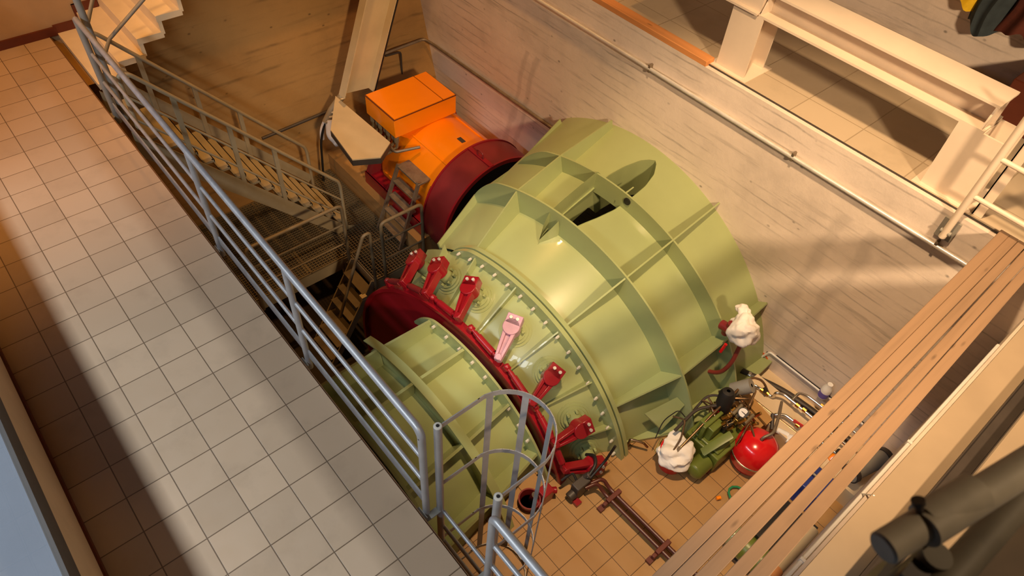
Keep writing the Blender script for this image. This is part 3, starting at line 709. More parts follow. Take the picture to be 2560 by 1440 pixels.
# aluminium step ladder leaning at the generator
sp = thing('step_ladder', (-6.45, 3.9, PZ), 'small metal step ladder standing on the grating against the generator', 'step ladder')
b0, b1 = Vector((0, 3.72, PZ)), Vector((0, 4.12, -1.62))
for x0, x1 in ((-6.74, -6.70), (-6.18, -6.22)):
    MB().bar(b0+Vector((x0, 0, 0)), b1+Vector((x1, 0, 0)), .03, .055, up=(0, 1, 0)).build('leg', M['steel'], sp)
for k in range(5):
    c = b0.lerp(b1, .12+.215*k)
    MB().bx(-6.72, -6.20, c.y-.02, c.y+.10+(.12 if k == 4 else 0), c.z-.03, c.z).build('tread', M['steel'], sp, bevel=.004)

# ================================================================ caged ladder in the walkway gap
cl = thing('caged_ladder', (-1.5, 1.25, FZ), 'galvanised ladder with hoop cage dropping from the walkway to the pit floor', 'ladder')
for x in (-1.765, -1.205):
    MB().tube([(x, 1.22, FZ), (x, 1.22, 1.055)], .027, 14).build('stile', M['galv'], cl)
    MB().lathe([(-.002, .012), (-.002, .027), (.004, .024), (.006, .012)], (x, 1.22, 1.055), (0, 0, 1), 20).build('stile_cap', M['bolt'], cl)
    MB().cyl((x, 1.22, 1.0575), (x, 1.22, 1.0625), .008, n=10).build('cap_hole', M['black'], cl)
for k in range(8):
    z = -.12-k*.27
    MB().cyl((-1.765, 1.235, z), (-1.205, 1.235, z), .015, n=10).build('rung', M['galv'], cl)
def hoop(z):
    pts = [(-1.765, 1.22, z), (-1.765, 1.52, z)]+[(-1.485-.285*cos(pi*i/18), 1.52+.30*sin(pi*i/18), z) for i in range(1, 18)]+[(-1.205, 1.52, z), (-1.205, 1.22, z)]
    b = MB(); P = [Vector(p) for p in pts]
    for p, q in zip(P, P[1:]): b.bar(p, q+(q-p)*.05, .006, .045)
    return b.build('hoop', M['galv'], cl)
hoop(1.03); hoop(.28); hoop(-.62); hoop(-1.4)
for a in (18, 62, 105, 150):
    c = Vector((-1.485-.288*cos(radians(a)), 1.52+.303*sin(radians(a)), 0)); d = Vector((cos(radians(a))*-1, sin(radians(a)), 0)); s = Vector((d.y, -d.x, 0))
    MB().ob(c+Vector((0, 0, -.19)), s*.022, d*.003, (0, 0, 1.23)).build('cage_strap', M['galv'], cl)
for x in (-1.765, -1.205): MB().bar((x, 1.06, -.08), (x, 1.22, -.08), .05, .01).build('wall_bracket', M['grey'], cl)
# ================================================================ pipes along the walls
cu = thing('wall_conduit', (-3.4, 5.76, .58), 'bright steel conduit clipped along the upper edge of the right concrete wall', 'conduit')
MB().cyl((-9.5, 5.765, .615), (-.3, 5.765, .615), .02, n=12).build('tube', M['conduit'], cu)
for x in (-4.106, -2.243, -.764, -6.2):
    MB().ob((x, 5.775, .62), (.012, 0, 0), (0, .025, 0), (0, 0, .045)).cyl((x, 5.74, .66), (x, 5.80, .66), .012, n=8).build('clip', M['steel'], cu)
cu = thing('wall_conduit', (-6.8, 5.76, -1.02), 'thin dark conduit running round the far corner and along the right wall behind the generator', 'conduit')
MB().tube(fillet([(-8.26, 4.55, -.99), (-8.28, 5.70, -.985), (-8.10, 5.76, -1.02), (-5.2, 5.76, -.95)], .06), .022, 10).build('tube', M['steel'], cu)
MB().tube([(-8.10, 5.775, -1.05), (-5.2, 5.775, -.985)], .010, 8).build('cable', M['black'], cu)
MB().tube(fillet([(-8.28, 5.0, -1.04), (-8.28, 5.27, -1.06), (-8.28, 5.27, -1.5)], .05), .016, 8).build('branch', M['dark'], cu)
cu = thing('wall_conduit', (-8.3, 3.5, -1.62), 'brown conduit crossing the far wall behind the steel staircase', 'conduit')
MB().cyl((-8.30, 2.9, -1.635), (-8.30, 4.1, -1.60), .022, n=10).build('tube', M['dark'], cu)
cu = thing('wall_conduit', (-1.1, 5.77, -1.8), 'pale conduit low on the right wall leading behind the plastic bottle', 'conduit')
MB().tube(fillet([(-1.62, 5.785, -2.05), (-1.53, 5.785, -1.80), (-.3, 5.785, -1.785)], .03), .013, 8).build('tube', M['whitep'], cu)
MB().cyl((-1.45, 5.793, -1.782), (-.3, 5.793, -1.768), .006, n=6).build('cable', M['black'], cu)

# ================================================================ upper gallery: beam on posts, loose timber, clothes
bf = thing('beam_frame', (-2.0, 6.05, UZ), 'cream painted steel I-beam carried on two short posts along the gallery edge', 'steel beam')
def ibeam(x0, x1, y0, y1, z0, z1, name):
    yc = (y0+y1)/2; tf = .022
    return MB().bx(x0, x1, y0, y1, z0, z0+tf).bx(x0, x1, yc-.008, yc+.008, z0+tf, z1-tf).bx(x0, x1, y0, y1, z1-tf, z1).build(name, M['beam'], bf)
ibeam(-3.16, -.98, 5.93, 6.27, 1.585, 1.835, 'cross_beam')
b = MB()
for x in (-3.15, -1.02): b.prism([(x, 5.935, 1.607), (x, 6.09, 1.607), (x, 6.09, 1.81), (x, 6.02, 1.81)], (.015, 0, 0))
b.build('stiffener_plate', M['beam'], bf)
for xc, w in ((-3.27, .17), (-.98, .20)):
    b = MB().bx(xc-w, xc+w, 5.93, 5.95, UZ+.015, 1.585).bx(xc-w, xc+w, 6.25, 6.27, UZ+.015, 1.585).bx(xc-.008, xc+.008, 5.95, 6.25, UZ+.015, 1.585)
    b.build('post', M['beam'], bf)
    MB().bx(xc-w-.06, xc+w+.06, 5.88, 6.33, UZ+.012, UZ+.016).build('base_plate', M['beam'], bf)
MB().bx(-4.9, -3.165, 5.95, 6.24, 1.61, 1.86).bx(-4.9, -3.165, 5.9, 6.29, 1.60, 1.62).build('cross_beam', M['beam'], bf)
tag(MB().bx(-6.5, -3.47, 5.80, 5.93, UZ, UZ+.06).build('timber_board', M['orwood'], bevel=.004), 'orange timber board lying along the gallery edge, left of the cream beam post', 'board')
tag(MB().bx(-3.6, -.2, 7.56, 7.72, UZ+.012, UZ+.16).build('skirting_beam', M['beam'], bevel=.004), 'cream ledge beam on the gallery floor in front of the back wall', 'beam')
def cloth(name, mat, x0, x1, z0, z1, seed, label):
    b = MB(); n, k = 18, 14; vs = []
    for side in (0, 1):
        for i in range(n+1):
            for j in range(k+1):
                u, v = i/n, j/k; w = (x1-x0)*(.75+.25*v+.06*sin(v*7+seed))
                x = (x0+x1)/2+(u-.5)*w+.02*sin(v*9+seed); zz = z1-(z1-z0)*v*(1+.05*sin(u*7+seed)+.02*sin(u*15+seed*2))
                bul = sin(pi*u)**.6*(.10+.05*v)+.02*sin(u*16+seed)
                vs.append((x, 7.975-(bul if side == 0 else 0.0), zz))
    m_ = (n+1)*(k+1); q = lambda s, i, j: s*m_+i*(k+1)+j
    fs = [(q(s, i, j), q(s, i, j+1), q(s, i+1, j+1), q(s, i+1, j)) for s in (0, 1) for i in range(n) for j in range(k)]
    fs += [(q(0, i, k), q(1, i, k), q(1, i+1, k), q(0, i+1, k)) for i in range(n)]+[(q(0, i, j), q(1, i, j), q(1, i, j+1), q(0, i, j+1)) for i in (0, n) for j in range(k)]
    o = thing(name, ((x0+x1)/2, 7.95, z0), label, 'clothing')
    b.add(vs, fs).build('cloth', M[mat], o)
    MB().cyl(((x0+x1)/2, 8.0, z1-.02), ((x0+x1)/2, 7.9, z1), .012, n=8).build('hook', M['dark'], o)
cloth('hanging_jacket', 'yellow', -2.42, -1.98, 1.60, 2.4, 1.2, 'yellow work jacket hanging on the back wall, leftmost of the row')
cloth('hanging_jacket', 'navy', -2.06, -1.70, 1.44, 2.4, 4.0, 'dark blue-grey work jacket hanging beside the yellow one')
cloth('hanging_jacket', 'rust', -1.76, -1.30, 1.52, 2.4, 7.5, 'rust brown work jacket hanging at the right of the dark one')
tag(MB().bx(-1.26, -.85, 7.35, 7.98, UZ+.012, 1.42).build('storage_box', M['boxbrown'], bevel=.01), 'red-brown box standing on the gallery floor under the hanging jackets', 'box')
# gallery guard rail at the far end
ur = thing('gallery_railing', (-.75, 5.74, .8), 'cream steel railing post with two horizontal tubes bolted to the top of the right wall', 'railing')
MB().cyl((-.757, 5.74, .74), (-.757, 5.74, 2.1), .03, n=14).build('post', M['beam'], ur)
MB().bx(-.83, -.69, 5.775, 5.80, .70, .90).cyl((-.80, 5.74, .80), (-.71, 5.74, .80), .02).build('wall_bracket', M['grey'], ur)
MB().bx(-.70, -.62, 5.90, 5.915, .965, 2.0).bx(-.70, -.69, 5.90, 5.96, .965, 2.0).build('channel_post', M['beam'], ur)
for z in (1.205, 1.578, 2.05): MB().cyl((-.757, 5.74, z), (2.2, 5.74, z), .021, n=12).build('rail', M['beam'], ur)

# ================================================================ timber planks bridging the pit end
PL = [(-.446, -.372, -.384, -.318, 'pale plank nearest the turbine, at the left edge of the timber bridge'),
      (-.372, -.300, -.315, -.246, 'second plank from the turbine side of the timber bridge'),
      (-.298, -.232, -.238, -.160, 'middle plank of the timber bridge, beside the wide gap'),
      (-.226, -.152, -.136, -.062, 'fourth plank from the turbine side of the timber bridge'),
      (-.148, -.078, -.055, .026, 'plank farthest from the turbine, at the right edge of the timber bridge')]
for i, (a0, a1, b0_, b1_, lb) in enumerate(PL):
    # (x at the wall, x at y = 1.8)
    def xe(xa, xb, y): return xa+(xb-xa)*(5.80-y)/4.0
    y0, y1 = .9, 5.86; h = .05; z0 = UZ+.002
    P = [(xe(a0, b0_, y0), y0), (xe(a1, b1_, y0), y0), (xe(a1, b1_, y1), y1), (xe(a0, b0_, y1), y1)]
    tag(MB().prism([(x, y, z0) for x, y in P], (0, 0, h)).build('timber_plank', M['plank'], bevel=.004), lb, 'plank', 'planks laid across the end of the pit')

# ================================================================ equipment on the pit floor
def eq(name, loc, label, cat, group=None): return thing(name, loc, label, cat, group)
# red expansion vessel
v = eq('expansion_vessel', (-.86, 4.62, FZ), 'glossy red round expansion vessel on the tiled pit floor below the wall pipes', 'pressure vessel')
MB().lathe([(0, .02), (.0, .16), (.05, .215), (.17, .232), (.185, .232), (.33, .215), (.40, .15), (.43, .06), (.435, .02)], (-.86, 4.62, FZ+.04), UPZ, 40).build('tank', M['bred'], v)
MB().lathe([(.165, .228), (.168, .238), (.188, .238), (.191, .228)], (-.86, 4.62, FZ+.04), UPZ, 40).build('seam_band', M['bright'], v)
MB().lathe([(0, .12), (0, .17), (.06, .18), (.06, .12)], (-.86, 4.62, FZ), UPZ, 24).build('foot', M['bred'], v)
MB().tube(fillet([(-.86, 4.62, FZ+.46), (-.86, 4.62, FZ+.52), (-.82, 4.72, FZ+.55), (-.92, 5.0, FZ+.50), (-1.02, 5.26, FZ+.36)], .04), .016, 10).build('pipe', M['steel'], v)
# bucket with rag
v = eq('bucket', (-1.37, 3.93, FZ), 'red bucket stuffed with crumpled white cloth on the pit floor below the turbine', 'bucket')
MB().lathe([(0, .0), (0, .125), (.28, .16), (.29, .168), (.28, .150), (.02, .118)], (-1.37, 3.93, FZ), UPZ, 32).build('shell', M['bred'], v)
r = MB(); r.ball((-1.37, 3.93, FZ+.27), .20, .20, .12, 64, 32, warp=.42, seed=3)
tag(r.build('rag', M['white']), 'crumpled off-white rag spilling over the rim of the red bucket', 'rag')
r = MB(); r.ball((-1.68, 5.05, -.95), .165, .16, .19, 64, 36, warp=.42, seed=9); r.ball((-1.80, 5.12, -.79), .075, .07, .05, 32, 14, warp=.35, seed=5)
tag(r.build('rag', M['white']), 'white cloth wrapped round a fitting high on the turbine casing beside the right wall', 'rag')
h = eq('hose_line', (-1.65, 5.0, -1.6), 'red-brown hose hanging in a bow from the white wrapped fitting on the turbine', 'hose')
MB().tube(fillet([(-1.63, 5.02, -1.02), (-1.60, 4.95, -1.38), (-1.66, 4.92, -1.62), (-1.86, 4.90, -1.74), (-2.1, 4.88, -1.72)], .2), .024, 10).build('hose', M['hosered'], h)
MB().cyl((-1.90, 5.0, -1.04), (-1.66, 4.98, -.98), .055).cyl((-1.83, 5.0, -1.12), (-1.80, 4.99, -.92), .04).build('valve_body', M['maroon'], h)
MB().cyl((-1.73, 4.90, -1.13), (-1.74, 4.88, -1.26), .018, n=10).build('valve_handle', M['bred'], h)
# hydraulic pump unit
p = eq('hydraulic_unit', (-1.2, 4.5, FZ), 'green hydraulic pump unit with black accumulator, gauge and pipes beside the turbine casing', 'pump')
b = MB().bx(-1.45, -1.02, 4.18, 4.80, FZ+.04, FZ+.30).bx(-1.42, -1.06, 4.22, 4.76, FZ+.30, FZ+.33); b.build('oil_tank', M['pump'], p, bevel=.012)
MB().bx(-1.42, -1.36, 4.15, 4.25, FZ, FZ+.05).bx(-1.1, -1.04, 4.15, 4.25, FZ, FZ+.05).bx(-1.42, -1.36, 4.72, 4.82, FZ, FZ+.05).bx(-1.1, -1.04, 4.72, 4.82, FZ, FZ+.05).build('foot', M['hosered'], p)
b = MB().cyl((-1.13, 4.16, FZ+.16), (-1.13, 3.98, FZ+.16), .10, n=24).ball((-1.13, 3.98, FZ+.16), .10, .05, .10); b.build('motor', M['pump'], p)
b = MB().bx(-1.40, -1.22, 4.26, 4.44, FZ+.33, FZ+.52).bx(-1.33, -1.29, 4.2, 4.5, FZ+.33, FZ+.56); b.build('pump_block', M['pump'], p, bevel=.008)
MB().prism([(-1.20, 4.12, FZ+.33), (-1.22, 4.12, FZ+.33), (-1.13, 4.40, FZ+.52), (-1.11, 4.40, FZ+.52)], (.06, -.03, 0)).build('sloping_bracket', M['pump'], p)
b = MB().bx(-1.30, -1.18, 4.45, 4.62, FZ+.34, FZ+.40); b.build('fan_grille', M['black'], p)
g_ = MB()
for k in range(3): g_.bar((-1.29+k*.035, 4.47, FZ+.405), (-1.26+k*.035, 4.60, FZ+.405), .008, .008)
g_.build('grille_bar', M['bright'], p)
b = MB()
for k in range(4): b.cyl((-1.24+k*.05, 4.62, FZ+.48), (-1.24+k*.05, 4.76, FZ+.52), .022, n=12)
b.build('valve_stack', M['grate'], p)
b = MB()
for k in range(4): b.bx(-1.37+k*.08, -1.31+k*.08, 4.60, 4.72, FZ+.38, FZ+.47)
b.build('solenoid_valve', M['brass'], p, bevel=.006)
MB().lathe([(0, .03), (0, .085), (.24, .085), (.29, .06), (.30, .02)], (-1.36, 4.60, FZ+.45), Vector((-.1, .05, 1)), 28).build('accumulator', M['black'], p)
MB().lathe([(0, .02), (0, .08), (.22, .08), (.22, .02)], (-1.43, 4.86, FZ+.48), Vector((.5, .4, .6)), 28).build('accumulator', M['grey'], p)
ga = MB().cyl((-1.165, 4.66, FZ+.56), (-1.155, 4.62, FZ+.62), .055, n=24).build('pressure_gauge', M['black'], p)
MB().cyl((-1.155, 4.62, FZ+.62), (-1.154, 4.618, FZ+.623), .046, n=24).build('dial', M['white'], ga)
MB().bar((-1.19, 4.615, FZ+.626), (-1.125, 4.615, FZ+.626), .006, .003).build('needle', M['ink'], ga)
b = MB()
for k in range(14):
    x = -1.44+random.random()*.5; y = 4.3+random.random()*.55; q = Vector((x, y, FZ+.30+random.random()*.12)); b.tube(fillet([q, q+Vector((0, 0, .15)), q+Vector((random.uniform(-.2, .2), random.uniform(-.1, .25), .18)), q+Vector((random.uniform(-.3, .3), random.uniform(0, .3), 0))], .07), random.choice((.010, .014)), 8)
b.build('pipework', M['copper'], p)
for k in range(9):
    q = Vector((-1.42+random.random()*.4, 4.35+random.random()*.45, FZ+.36+random.random()*.2)); MB().cyl(q, q+Vector((.03, .03, .07)), .020, n=6).build('union_nut', M['brass'], p)
MB().cyl((-1.40, 4.44, FZ+.42), (-1.36, 4.5, FZ+.52), .022, n=10).build('red_valve', M['bred'], p)
b = MB().tube(fillet([(-1.50, 4.0, FZ+.45), (-1.52, 4.35, FZ+.5), (-1.40, 4.55, FZ+.52)], .1), .018, 8).tube(fillet([(-1.55, 4.2, FZ+.25), (-1.56, 4.6, FZ+.5), (-1.3, 4.8, FZ+.5)], .1), .014, 8)
b.build('hose', M['dark'], p)
lp = eq('long_pipe', (-1.35, 4.4, -1.6), 'long thin steel pipe running from the red bucket over the pump unit to the wall', 'pipe')
MB().tube(fillet([(-1.345, 3.86, -1.72), (-1.36, 4.45, -1.53), (-1.385, 5.08, -1.50), (-1.30, 5.24, -1.62), (-1.20, 5.30, -1.80)], .09), .014, 10).build('tube', M['copper'], lp)
MB().cyl((-1.345, 3.85, -1.73), (-1.347, 3.93, -1.70), .022, n=8).build('nozzle', M['steel'], lp)
lp = eq('sensor_probe', (-1.45, 4.0, -1.9), 'short thin probe with dark cable hanging from the casing into the bucket', 'probe')
MB().tube(fillet([(-1.37, 3.84, -1.72), (-1.40, 3.98, -1.62), (-1.50, 4.14, -1.56), (-1.62, 4.10, -1.62)], .06), .010, 8).build('tube', M['copper'], lp)
MB().tube(fillet([(-1.52, 4.15, -1.55), (-1.6, 4.12, -1.48), (-1.66, 4.0, -1.65), (-1.60, 3.85, -1.78)], .08), .006, 6).build('cable', M['black'], lp)
MB().cyl((-1.56, 3.92, -1.80), (-1.52, 3.80, -1.90), .014, n=8).build('copper_fitting', M['brass'], lp)
# plinth box, boards and pipes by the wall
struct(MB().bx(-1.44, .1, 5.0, 5.44, FZ, FZ+.26).build('trim_7', M['beige']))
struct(MB().bx(-1.62, .1, 5.46, YW, FZ, FZ+.02).build('trim_8', M['beige']))
for i, (y0, lb) in enumerate(((4.86, 'front one of two short boards beside the hydraulic unit, nearest the red vessel'), (5.00, 'back one of two short boards beside the hydraulic unit, nearest the wall pipes'))):
    tag(MB().prism([(-1.36, y0, -1.825), (-.98+.02*i, y0-.06, -1.825), (-.98+.02*i, y0+.05, -1.825), (-1.36, y0+.12, -1.825)], (0, 0, .035)).build('timber_offcut', M['offcut']), lb, 'board')
wp = eq('wall_pipework', (-1.0, 5.35, -1.9), 'bright steel water pipes with elbows and brass valves along the foot of the right wall', 'pipes')
Z1 = -1.80
MB().tube(fillet([(-1.36, 5.26, Z1), (-1.13, 5.29, Z1), (-1.13, 5.29, Z1+.10), (-1.06, 5.34, Z1+.10), (-.86, 5.34, Z1+.10), (-.2, 5.36, Z1+.08)], .03), .017, 10).build('pipe', M['bright'], wp)
MB().tube(fillet([(-1.36, 5.12, Z1-.04), (-.92, 5.14, Z1-.04), (-.15, 5.18, Z1-.04)], .03), .015, 10).build('pipe', M['copper'], wp)
MB().tube(fillet([(-.98, 5.08, Z1-.1), (-.98, 5.10, Z1+.03), (-.90, 5.17, Z1+.05), (-.15, 5.22, Z1+.05)], .03), .019, 10).build('pipe', M['bright'], wp)
MB().tube(fillet([(-.96, 5.36, Z1+.10), (-.96, 5.46, Z1+.14), (-.88, 5.50, Z1+.14), (-.2, 5.52, Z1+.14)], .03), .017, 10).build('pipe', M['bright'], wp)
for x, y, z in ((-1.26, 5.27, Z1), (-1.20, 5.28, Z1), (-.88, 5.34, Z1+.1), (-.80, 5.35, Z1+.1), (-.70, 5.52, Z1+.14), (-.74, 5.17, Z1+.05)): MB().cyl((x-.022, y, z), (x+.022, y, z), .026, n=8).build('union_nut', M['brass'], wp)
MB().cyl((-1.23, 5.25, Z1+.03), (-1.23, 5.24, Z1+.10), .018, n=8).bar((-1.25, 5.24, Z1+.10), (-1.20, 5.22, Z1+.10), .03, .02).build('valve_handle', M['black'], wp)
MB().bar((-.80, 5.16, Z1+.085), (-.58, 5.19, Z1+.085), .012, .04).build('red_lever', M['bred'], wp)
MB().cyl((-.60, 5.36, Z1+.14), (-.57, 5.37, Z1+.22), .026, n=10).build('blue_cap', M['blue'], wp)
MB().cyl((-.86, 5.02, Z1-.05), (-.74, 5.06, Z1-.05), .035, n=12).ball((-.70, 5.05, Z1-.05), .05, warp=.1).cyl((-.72, 5.0, Z1-.05), (-.60, 5.02, Z1-.05), .03).build('white_fitting', M['whitep'], wp)
MB().tube([(-.90, 4.98, Z1-.05), (-1.0, 5.1, Z1+.02)], .022, 10).build('black_sleeve', M['dark'], wp)
h = eq('black_hose', (-1.1, 5.5, -1.9), 'thick dark hose lying along the foot of the right wall above the steel pipes', 'hose')
MB().tube(fillet([(-1.62, 5.44, -1.98), (-1.5, 5.46, -1.96), (-1.14, 5.60, -1.97), (-.7, 5.66, -1.99), (-.2, 5.66, -2.0)], .4, 8), .042, 14).build('hose', M['dark'], h)
MB().cyl((-1.53, 5.455, -1.963), (-1.50, 5.46, -1.96), .047, n=14).build('hose_clip', M['bright'], h)
# milk-type bottle
v = eq('plastic_bottle', (-.79, 5.74, -1.785), 'white plastic bottle with a lilac label standing on the low conduit by the right wall', 'bottle')
MB().lathe([(0, .0), (0, .052), (.01, .056), (.13, .056), (.17, .048), (.20, .03), (.235, .03), (.235, .0)], (-.79, 5.735, -1.78), UPZ, 28).build('body', M['whitep'], v)
MB().lathe([(.02, .0562), (.02, .0575), (.10, .0575), (.10, .0562)], (-.79, 5.735, -1.78), UPZ, 20, a0=0, a1=360).build('label', M['lilac'], v)
def wall_text(txt, c, size, mat, name, rot=0):
    cu_ = bpy.data.curves.new(name, 'FONT'); cu_.body = txt; cu_.size = size; cu_.extrude = .0015; cu_.align_x = 'CENTER'; cu_.align_y = 'CENTER'
    t_ = bpy.data.objects.new(name+'_c', cu_); COL.objects.link(t_); bpy.context.view_layer.update()
    me = bpy.data.meshes.new_from_object(t_.evaluated_get(bpy.context.evaluated_depsgraph_get())); bpy.data.objects.remove(t_)
    o = bpy.data.objects.new(name, me); COL.objects.link(o); me.materials.clear(); me.materials.append(M[mat])
    o.location = c; o.rotation_euler = (pi/2, rot, 0); return o
mk = eq('sprayed_mark', (-1.62, 5.797, -2.05), 'orange sprayed oval around a dark marker number on the right wall beside the casing', 'wall marking')
def child(o, par): o.location = Vector(o.location)-ROOT[par.name]; o.parent = par; return o
child(wall_text('35', (-1.60, 5.796, -1.985), .10, 'ink', 'number'), mk)
child(wall_text('5', (-1.56, 5.796, -1.86), .06, 'ink', 'number'), mk)
MB().tube([(-1.60+.105*cos(2*pi*i/28), 5.797, -1.985+.07*sin(2*pi*i/28)) for i in range(28)], .007, 6, closed=True).tube([(-1.60+.10*cos(2*pi*i/28), 5.797, -1.98+.082*sin(2*pi*i/28)) for i in range(28)], .004, 6, closed=True).build('oval', M['sprayed'], mk)
# twin pipes on the floor
tp = eq('twin_pipes', (-1.0, 3.15, FZ), 'pair of dark brown pipes on brackets crossing the pit floor', 'pipes')
for dy in (-.04, .04):
    MB().tube(fillet([(-1.70, 2.99+dy, FZ+.16), (-1.66, 3.12+dy, FZ+.18), (-1.56, 3.13+dy, FZ+.10), (-.2, 3.17+dy, FZ+.09)], .14, 8), .021, 12).build('pipe', M['browntube'], tp)
for x in (-1.47, -.80):
    MB().bx(x-.025, x+.025, 3.05, 3.24, FZ+.07, FZ+.125).bx(x-.02, x+.02, 3.0, 3.05, FZ, FZ+.1).build('pipe_clamp', M['clampred'], tp, bevel=.006)
    MB().bx(x-.035, x+.025, 2.95, 3.02, FZ, FZ+.04).build('clamp_foot', M['clampred'], tp)
b = MB().bx(-1.80, -1.70, 2.84, 3.02, FZ+.02, FZ+.24).cyl((-1.75, 2.86, FZ+.1), (-1.75, 2.78, FZ+.08), .05).cyl((-1.78, 3.0, FZ+.2), (-1.74, 3.04, FZ+.28), .035)
b.build('valve_block', M['dark'], tp, bevel=.01)
b = MB().tube(fillet([(-1.74, 3.0, FZ+.26), (-1.77, 3.14, FZ+.32), (-1.86, 3.22, FZ+.3), (-1.95, 3.2, FZ+.2)], .08), .018, 10).tube(fillet([(-1.72, 3.02, FZ+.26), (-1.73, 3.22, FZ+.36), (-1.72, 3.3, FZ+.6)], .08), .014, 10).tube(fillet([(-1.8, 2.92, FZ+.2), (-1.88, 2.93, FZ+.26), (-1.9, 2.80, FZ+.2)], .05), .014, 8)
b.build('hose', M['black'], tp)
MB().bx(-1.71, -1.64, 2.80, 2.87, FZ, FZ+.05).build('red_foot', M['red'], tp)
# small pot and wedge near the ring
v = eq('oil_pot', (-1.98, 2.45, FZ), 'dark red round pot on the pit floor behind the ladder cage', 'pot')
MB().lathe([(0, .0), (0, .09), (.10, .11), (.12, .115), (.12, .10), (.03, .085)], (-1.98, 2.45, FZ), UPZ, 28).build('shell', M['maroon'], v)
MB().cyl((-1.98, 2.48, FZ+.05), (-1.96, 2.50, FZ+.17), .035, n=14).build('tin', M['bright'], v)
v = eq('service_tap', (-1.75, 3.75, FZ), 'small rusty service tap standing on the pit floor beside the casing foot', 'tap')
MB().tube(fillet([(-1.80, 3.72, FZ), (-1.80, 3.72, FZ+.16), (-1.68, 3.80, FZ+.16), (-1.64, 3.84, FZ+.08)], .03), .014, 8).build('tube', M['copper'], v)
MB().cyl((-1.80, 3.72, FZ), (-1.80, 3.72, FZ+.012), .045, n=14).build('foot', M['copper'], v)
h = eq('green_hose', (-.70, 4.15, FZ), 'loop of green garden hose with an orange connector on the floor at the plank edge', 'hose')
MB().tube([(-.66+.12*cos(a/10*pi*1.5), 4.20+.10*sin(a/10*pi*1.5), FZ+.02+.003*a) for a in range(11)], .012, 8).build('hose', M['greenhose'], h)
MB().cyl((-.78, 4.04, FZ+.03), (-.80, 4.00, FZ+.03), .02, n=10).build('connector', M['orange'], h)
# things glimpsed through the gaps between the planks
v = eq('tool_case', (-.24, 4.9, FZ), 'blue plastic case seen through the gap between the planks', 'case')
MB().bx(-.40, -.08, 4.62, 4.90, FZ, FZ+.36).build('body', M['blue'], v, bevel=.015); MB().bx(-.42, -.06, 4.60, 4.92, FZ+.30, FZ+.37).build('lid', M['blue'], v, bevel=.01); MB().tube(fillet([(-.32, 4.76, FZ+.37), (-.32, 4.76, FZ+.42), (-.16, 4.76, FZ+.42), (-.16, 4.76, FZ+.37)], .03), .012, 8).build('handle', M['grey'], v)
v = eq('green_motor', (-.25, 3.8, FZ), 'small green electric motor below the planks, seen through the gap', 'motor')
MB().cyl((-.42, 3.75, FZ+.16), (-.1, 3.75, FZ+.16), .14, n=24).build('body', M['pump'], v); MB().cyl((-.46, 3.75, FZ+.16), (-.42, 3.75, FZ+.16), .11, n=24).build('end_bell', M['green'], v); MB().bx(-.4, -.12, 3.62, 3.88, FZ, FZ+.05).build('foot', M['dark'], v); MB().bx(-.33, -.2, 3.84, 3.92, FZ+.2, FZ+.32).build('terminal_cover', M['black'], v)
v = eq('orange_canister', (-.27, 5.22, FZ), 'orange canister below the planks near the wall', 'canister')
MB().lathe([(0, 0), (0, .08), (.28, .08), (.33, .03), (.36, .03), (.36, 0)], (-.27, 5.22, FZ), UPZ, 24).build('body', M['orange'], v); MB().cyl((-.27, 5.22, FZ+.36), (-.27, 5.22, FZ+.39), .035, n=12).build('cap', M['black'], v)
v = eq('rubber_mat', (-.2, 4.3, FZ), 'dark rubber mat on the pit floor under the planks', 'mat')
MB().bx(-.42, .06, 4.0, 4.58, FZ+.001, FZ+.02).build('sheet', M['black'], v)
v = eq('clamped_pipe', (.03, 5.2, FZ+.4), 'grey insulated pipe stub with two dark clamps at the pit end wall', 'pipe')
MB().cyl((-.06, 5.02, FZ+.46), (.07, 5.52, FZ+.46), .085, n=20).build('tube', M['grey'], v)
for t in (.05, .92):
    c = Vector((-.06, 5.02, FZ+.46)).lerp(Vector((.07, 5.52, FZ+.46)), t); d = Vector((.13, .5, 0)).normalized(); MB().cyl(c-d*.025, c+d*.025, .10, n=20).build('clamp', M['dark'], v)
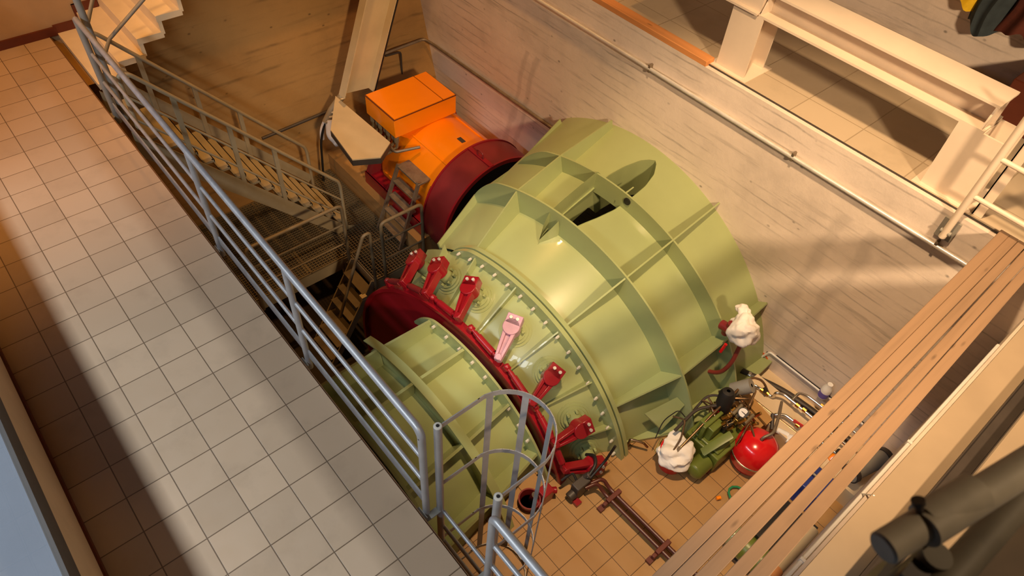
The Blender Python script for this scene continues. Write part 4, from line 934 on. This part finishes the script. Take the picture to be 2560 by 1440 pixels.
v = eq('drain_pipe', (.04, 3.6, FZ+.4), 'beige plastic drain pipe with a collar along the pit end wall', 'pipe')
MB().cyl((.035, 2.2, FZ+.5), (.035, 4.2, FZ+.5), .055, n=18).build('tube', M['duct'], v); MB().cyl((.035, 3.5, FZ+.5), (.035, 3.62, FZ+.5), .064, n=18).build('collar', M['orwood'], v)
v = eq('white_cable', (.09, 3.6, .84), 'white cable tied along the top edge of the pit end wall', 'cable')
MB().tube([(.085, 2.0, .80), (.088, 3.6, .80), (.088, 4.9, .80)], .012, 8).build('cable', M['whitep'], v)
MB().bar((.08, 3.05, .80), (.13, 2.98, .955), .01, .006).bx(.07, .1, 3.6, 3.62, .78, .82).bx(.07, .1, 2.4, 2.42, .78, .82).build('cable_tie', M['whitep'], v)

# ================================================================ near guard rail at the viewer's gallery (bottom right corner)
nr = thing('tube_guardrail', (.13, .9, 3.6), 'dark grey tube railing with a clamp fitting in the near right corner of the frame', 'railing')
def tubeseg(nm, a, c, r, mat): return MB().cyl(a, c, r, n=32).build(nm, M[mat], nr)
tubeseg('rail', (.1137, .80, 3.745), (.30, 1.62, 3.775), .0275, 'neargrey')
MB().lathe([(-.001, .0005), (.0, .022), (.004, .0255), (.085, .0255), (.085, .0305), (.19, .0305), (.192, .0275)], (.089, .732, 3.7315), Vector((.085, .35, .045)), 36).build('rail_socket', M['neargrey'], nr)
MB().cyl((.098, .807, 3.757), (.083, .807, 3.777), .0055, n=16).cyl((.084, .807, 3.776), (.0795, .807, 3.782), .010, n=16).build('set_screw', M['dark'], nr)
tubeseg('rail', (.18, .76, 3.692), (.235, 1.55, 3.63), .025, 'neardark')
MB().bar((.140, .86, 3.728), (.157, .935, 3.708), .009, .004).build('pin', M['bolt'], nr)
MB().bx(.108, .118, .70, .78, 3.60, 3.705).bx(.13, .16, .74, .78, 3.66, 3.705).build('clamp_plate', M['dark'], nr)
MB().cyl((.16, .80, 2.6), (.15, .80, 3.72), .022, n=20).build('post', M['neardark'], nr)
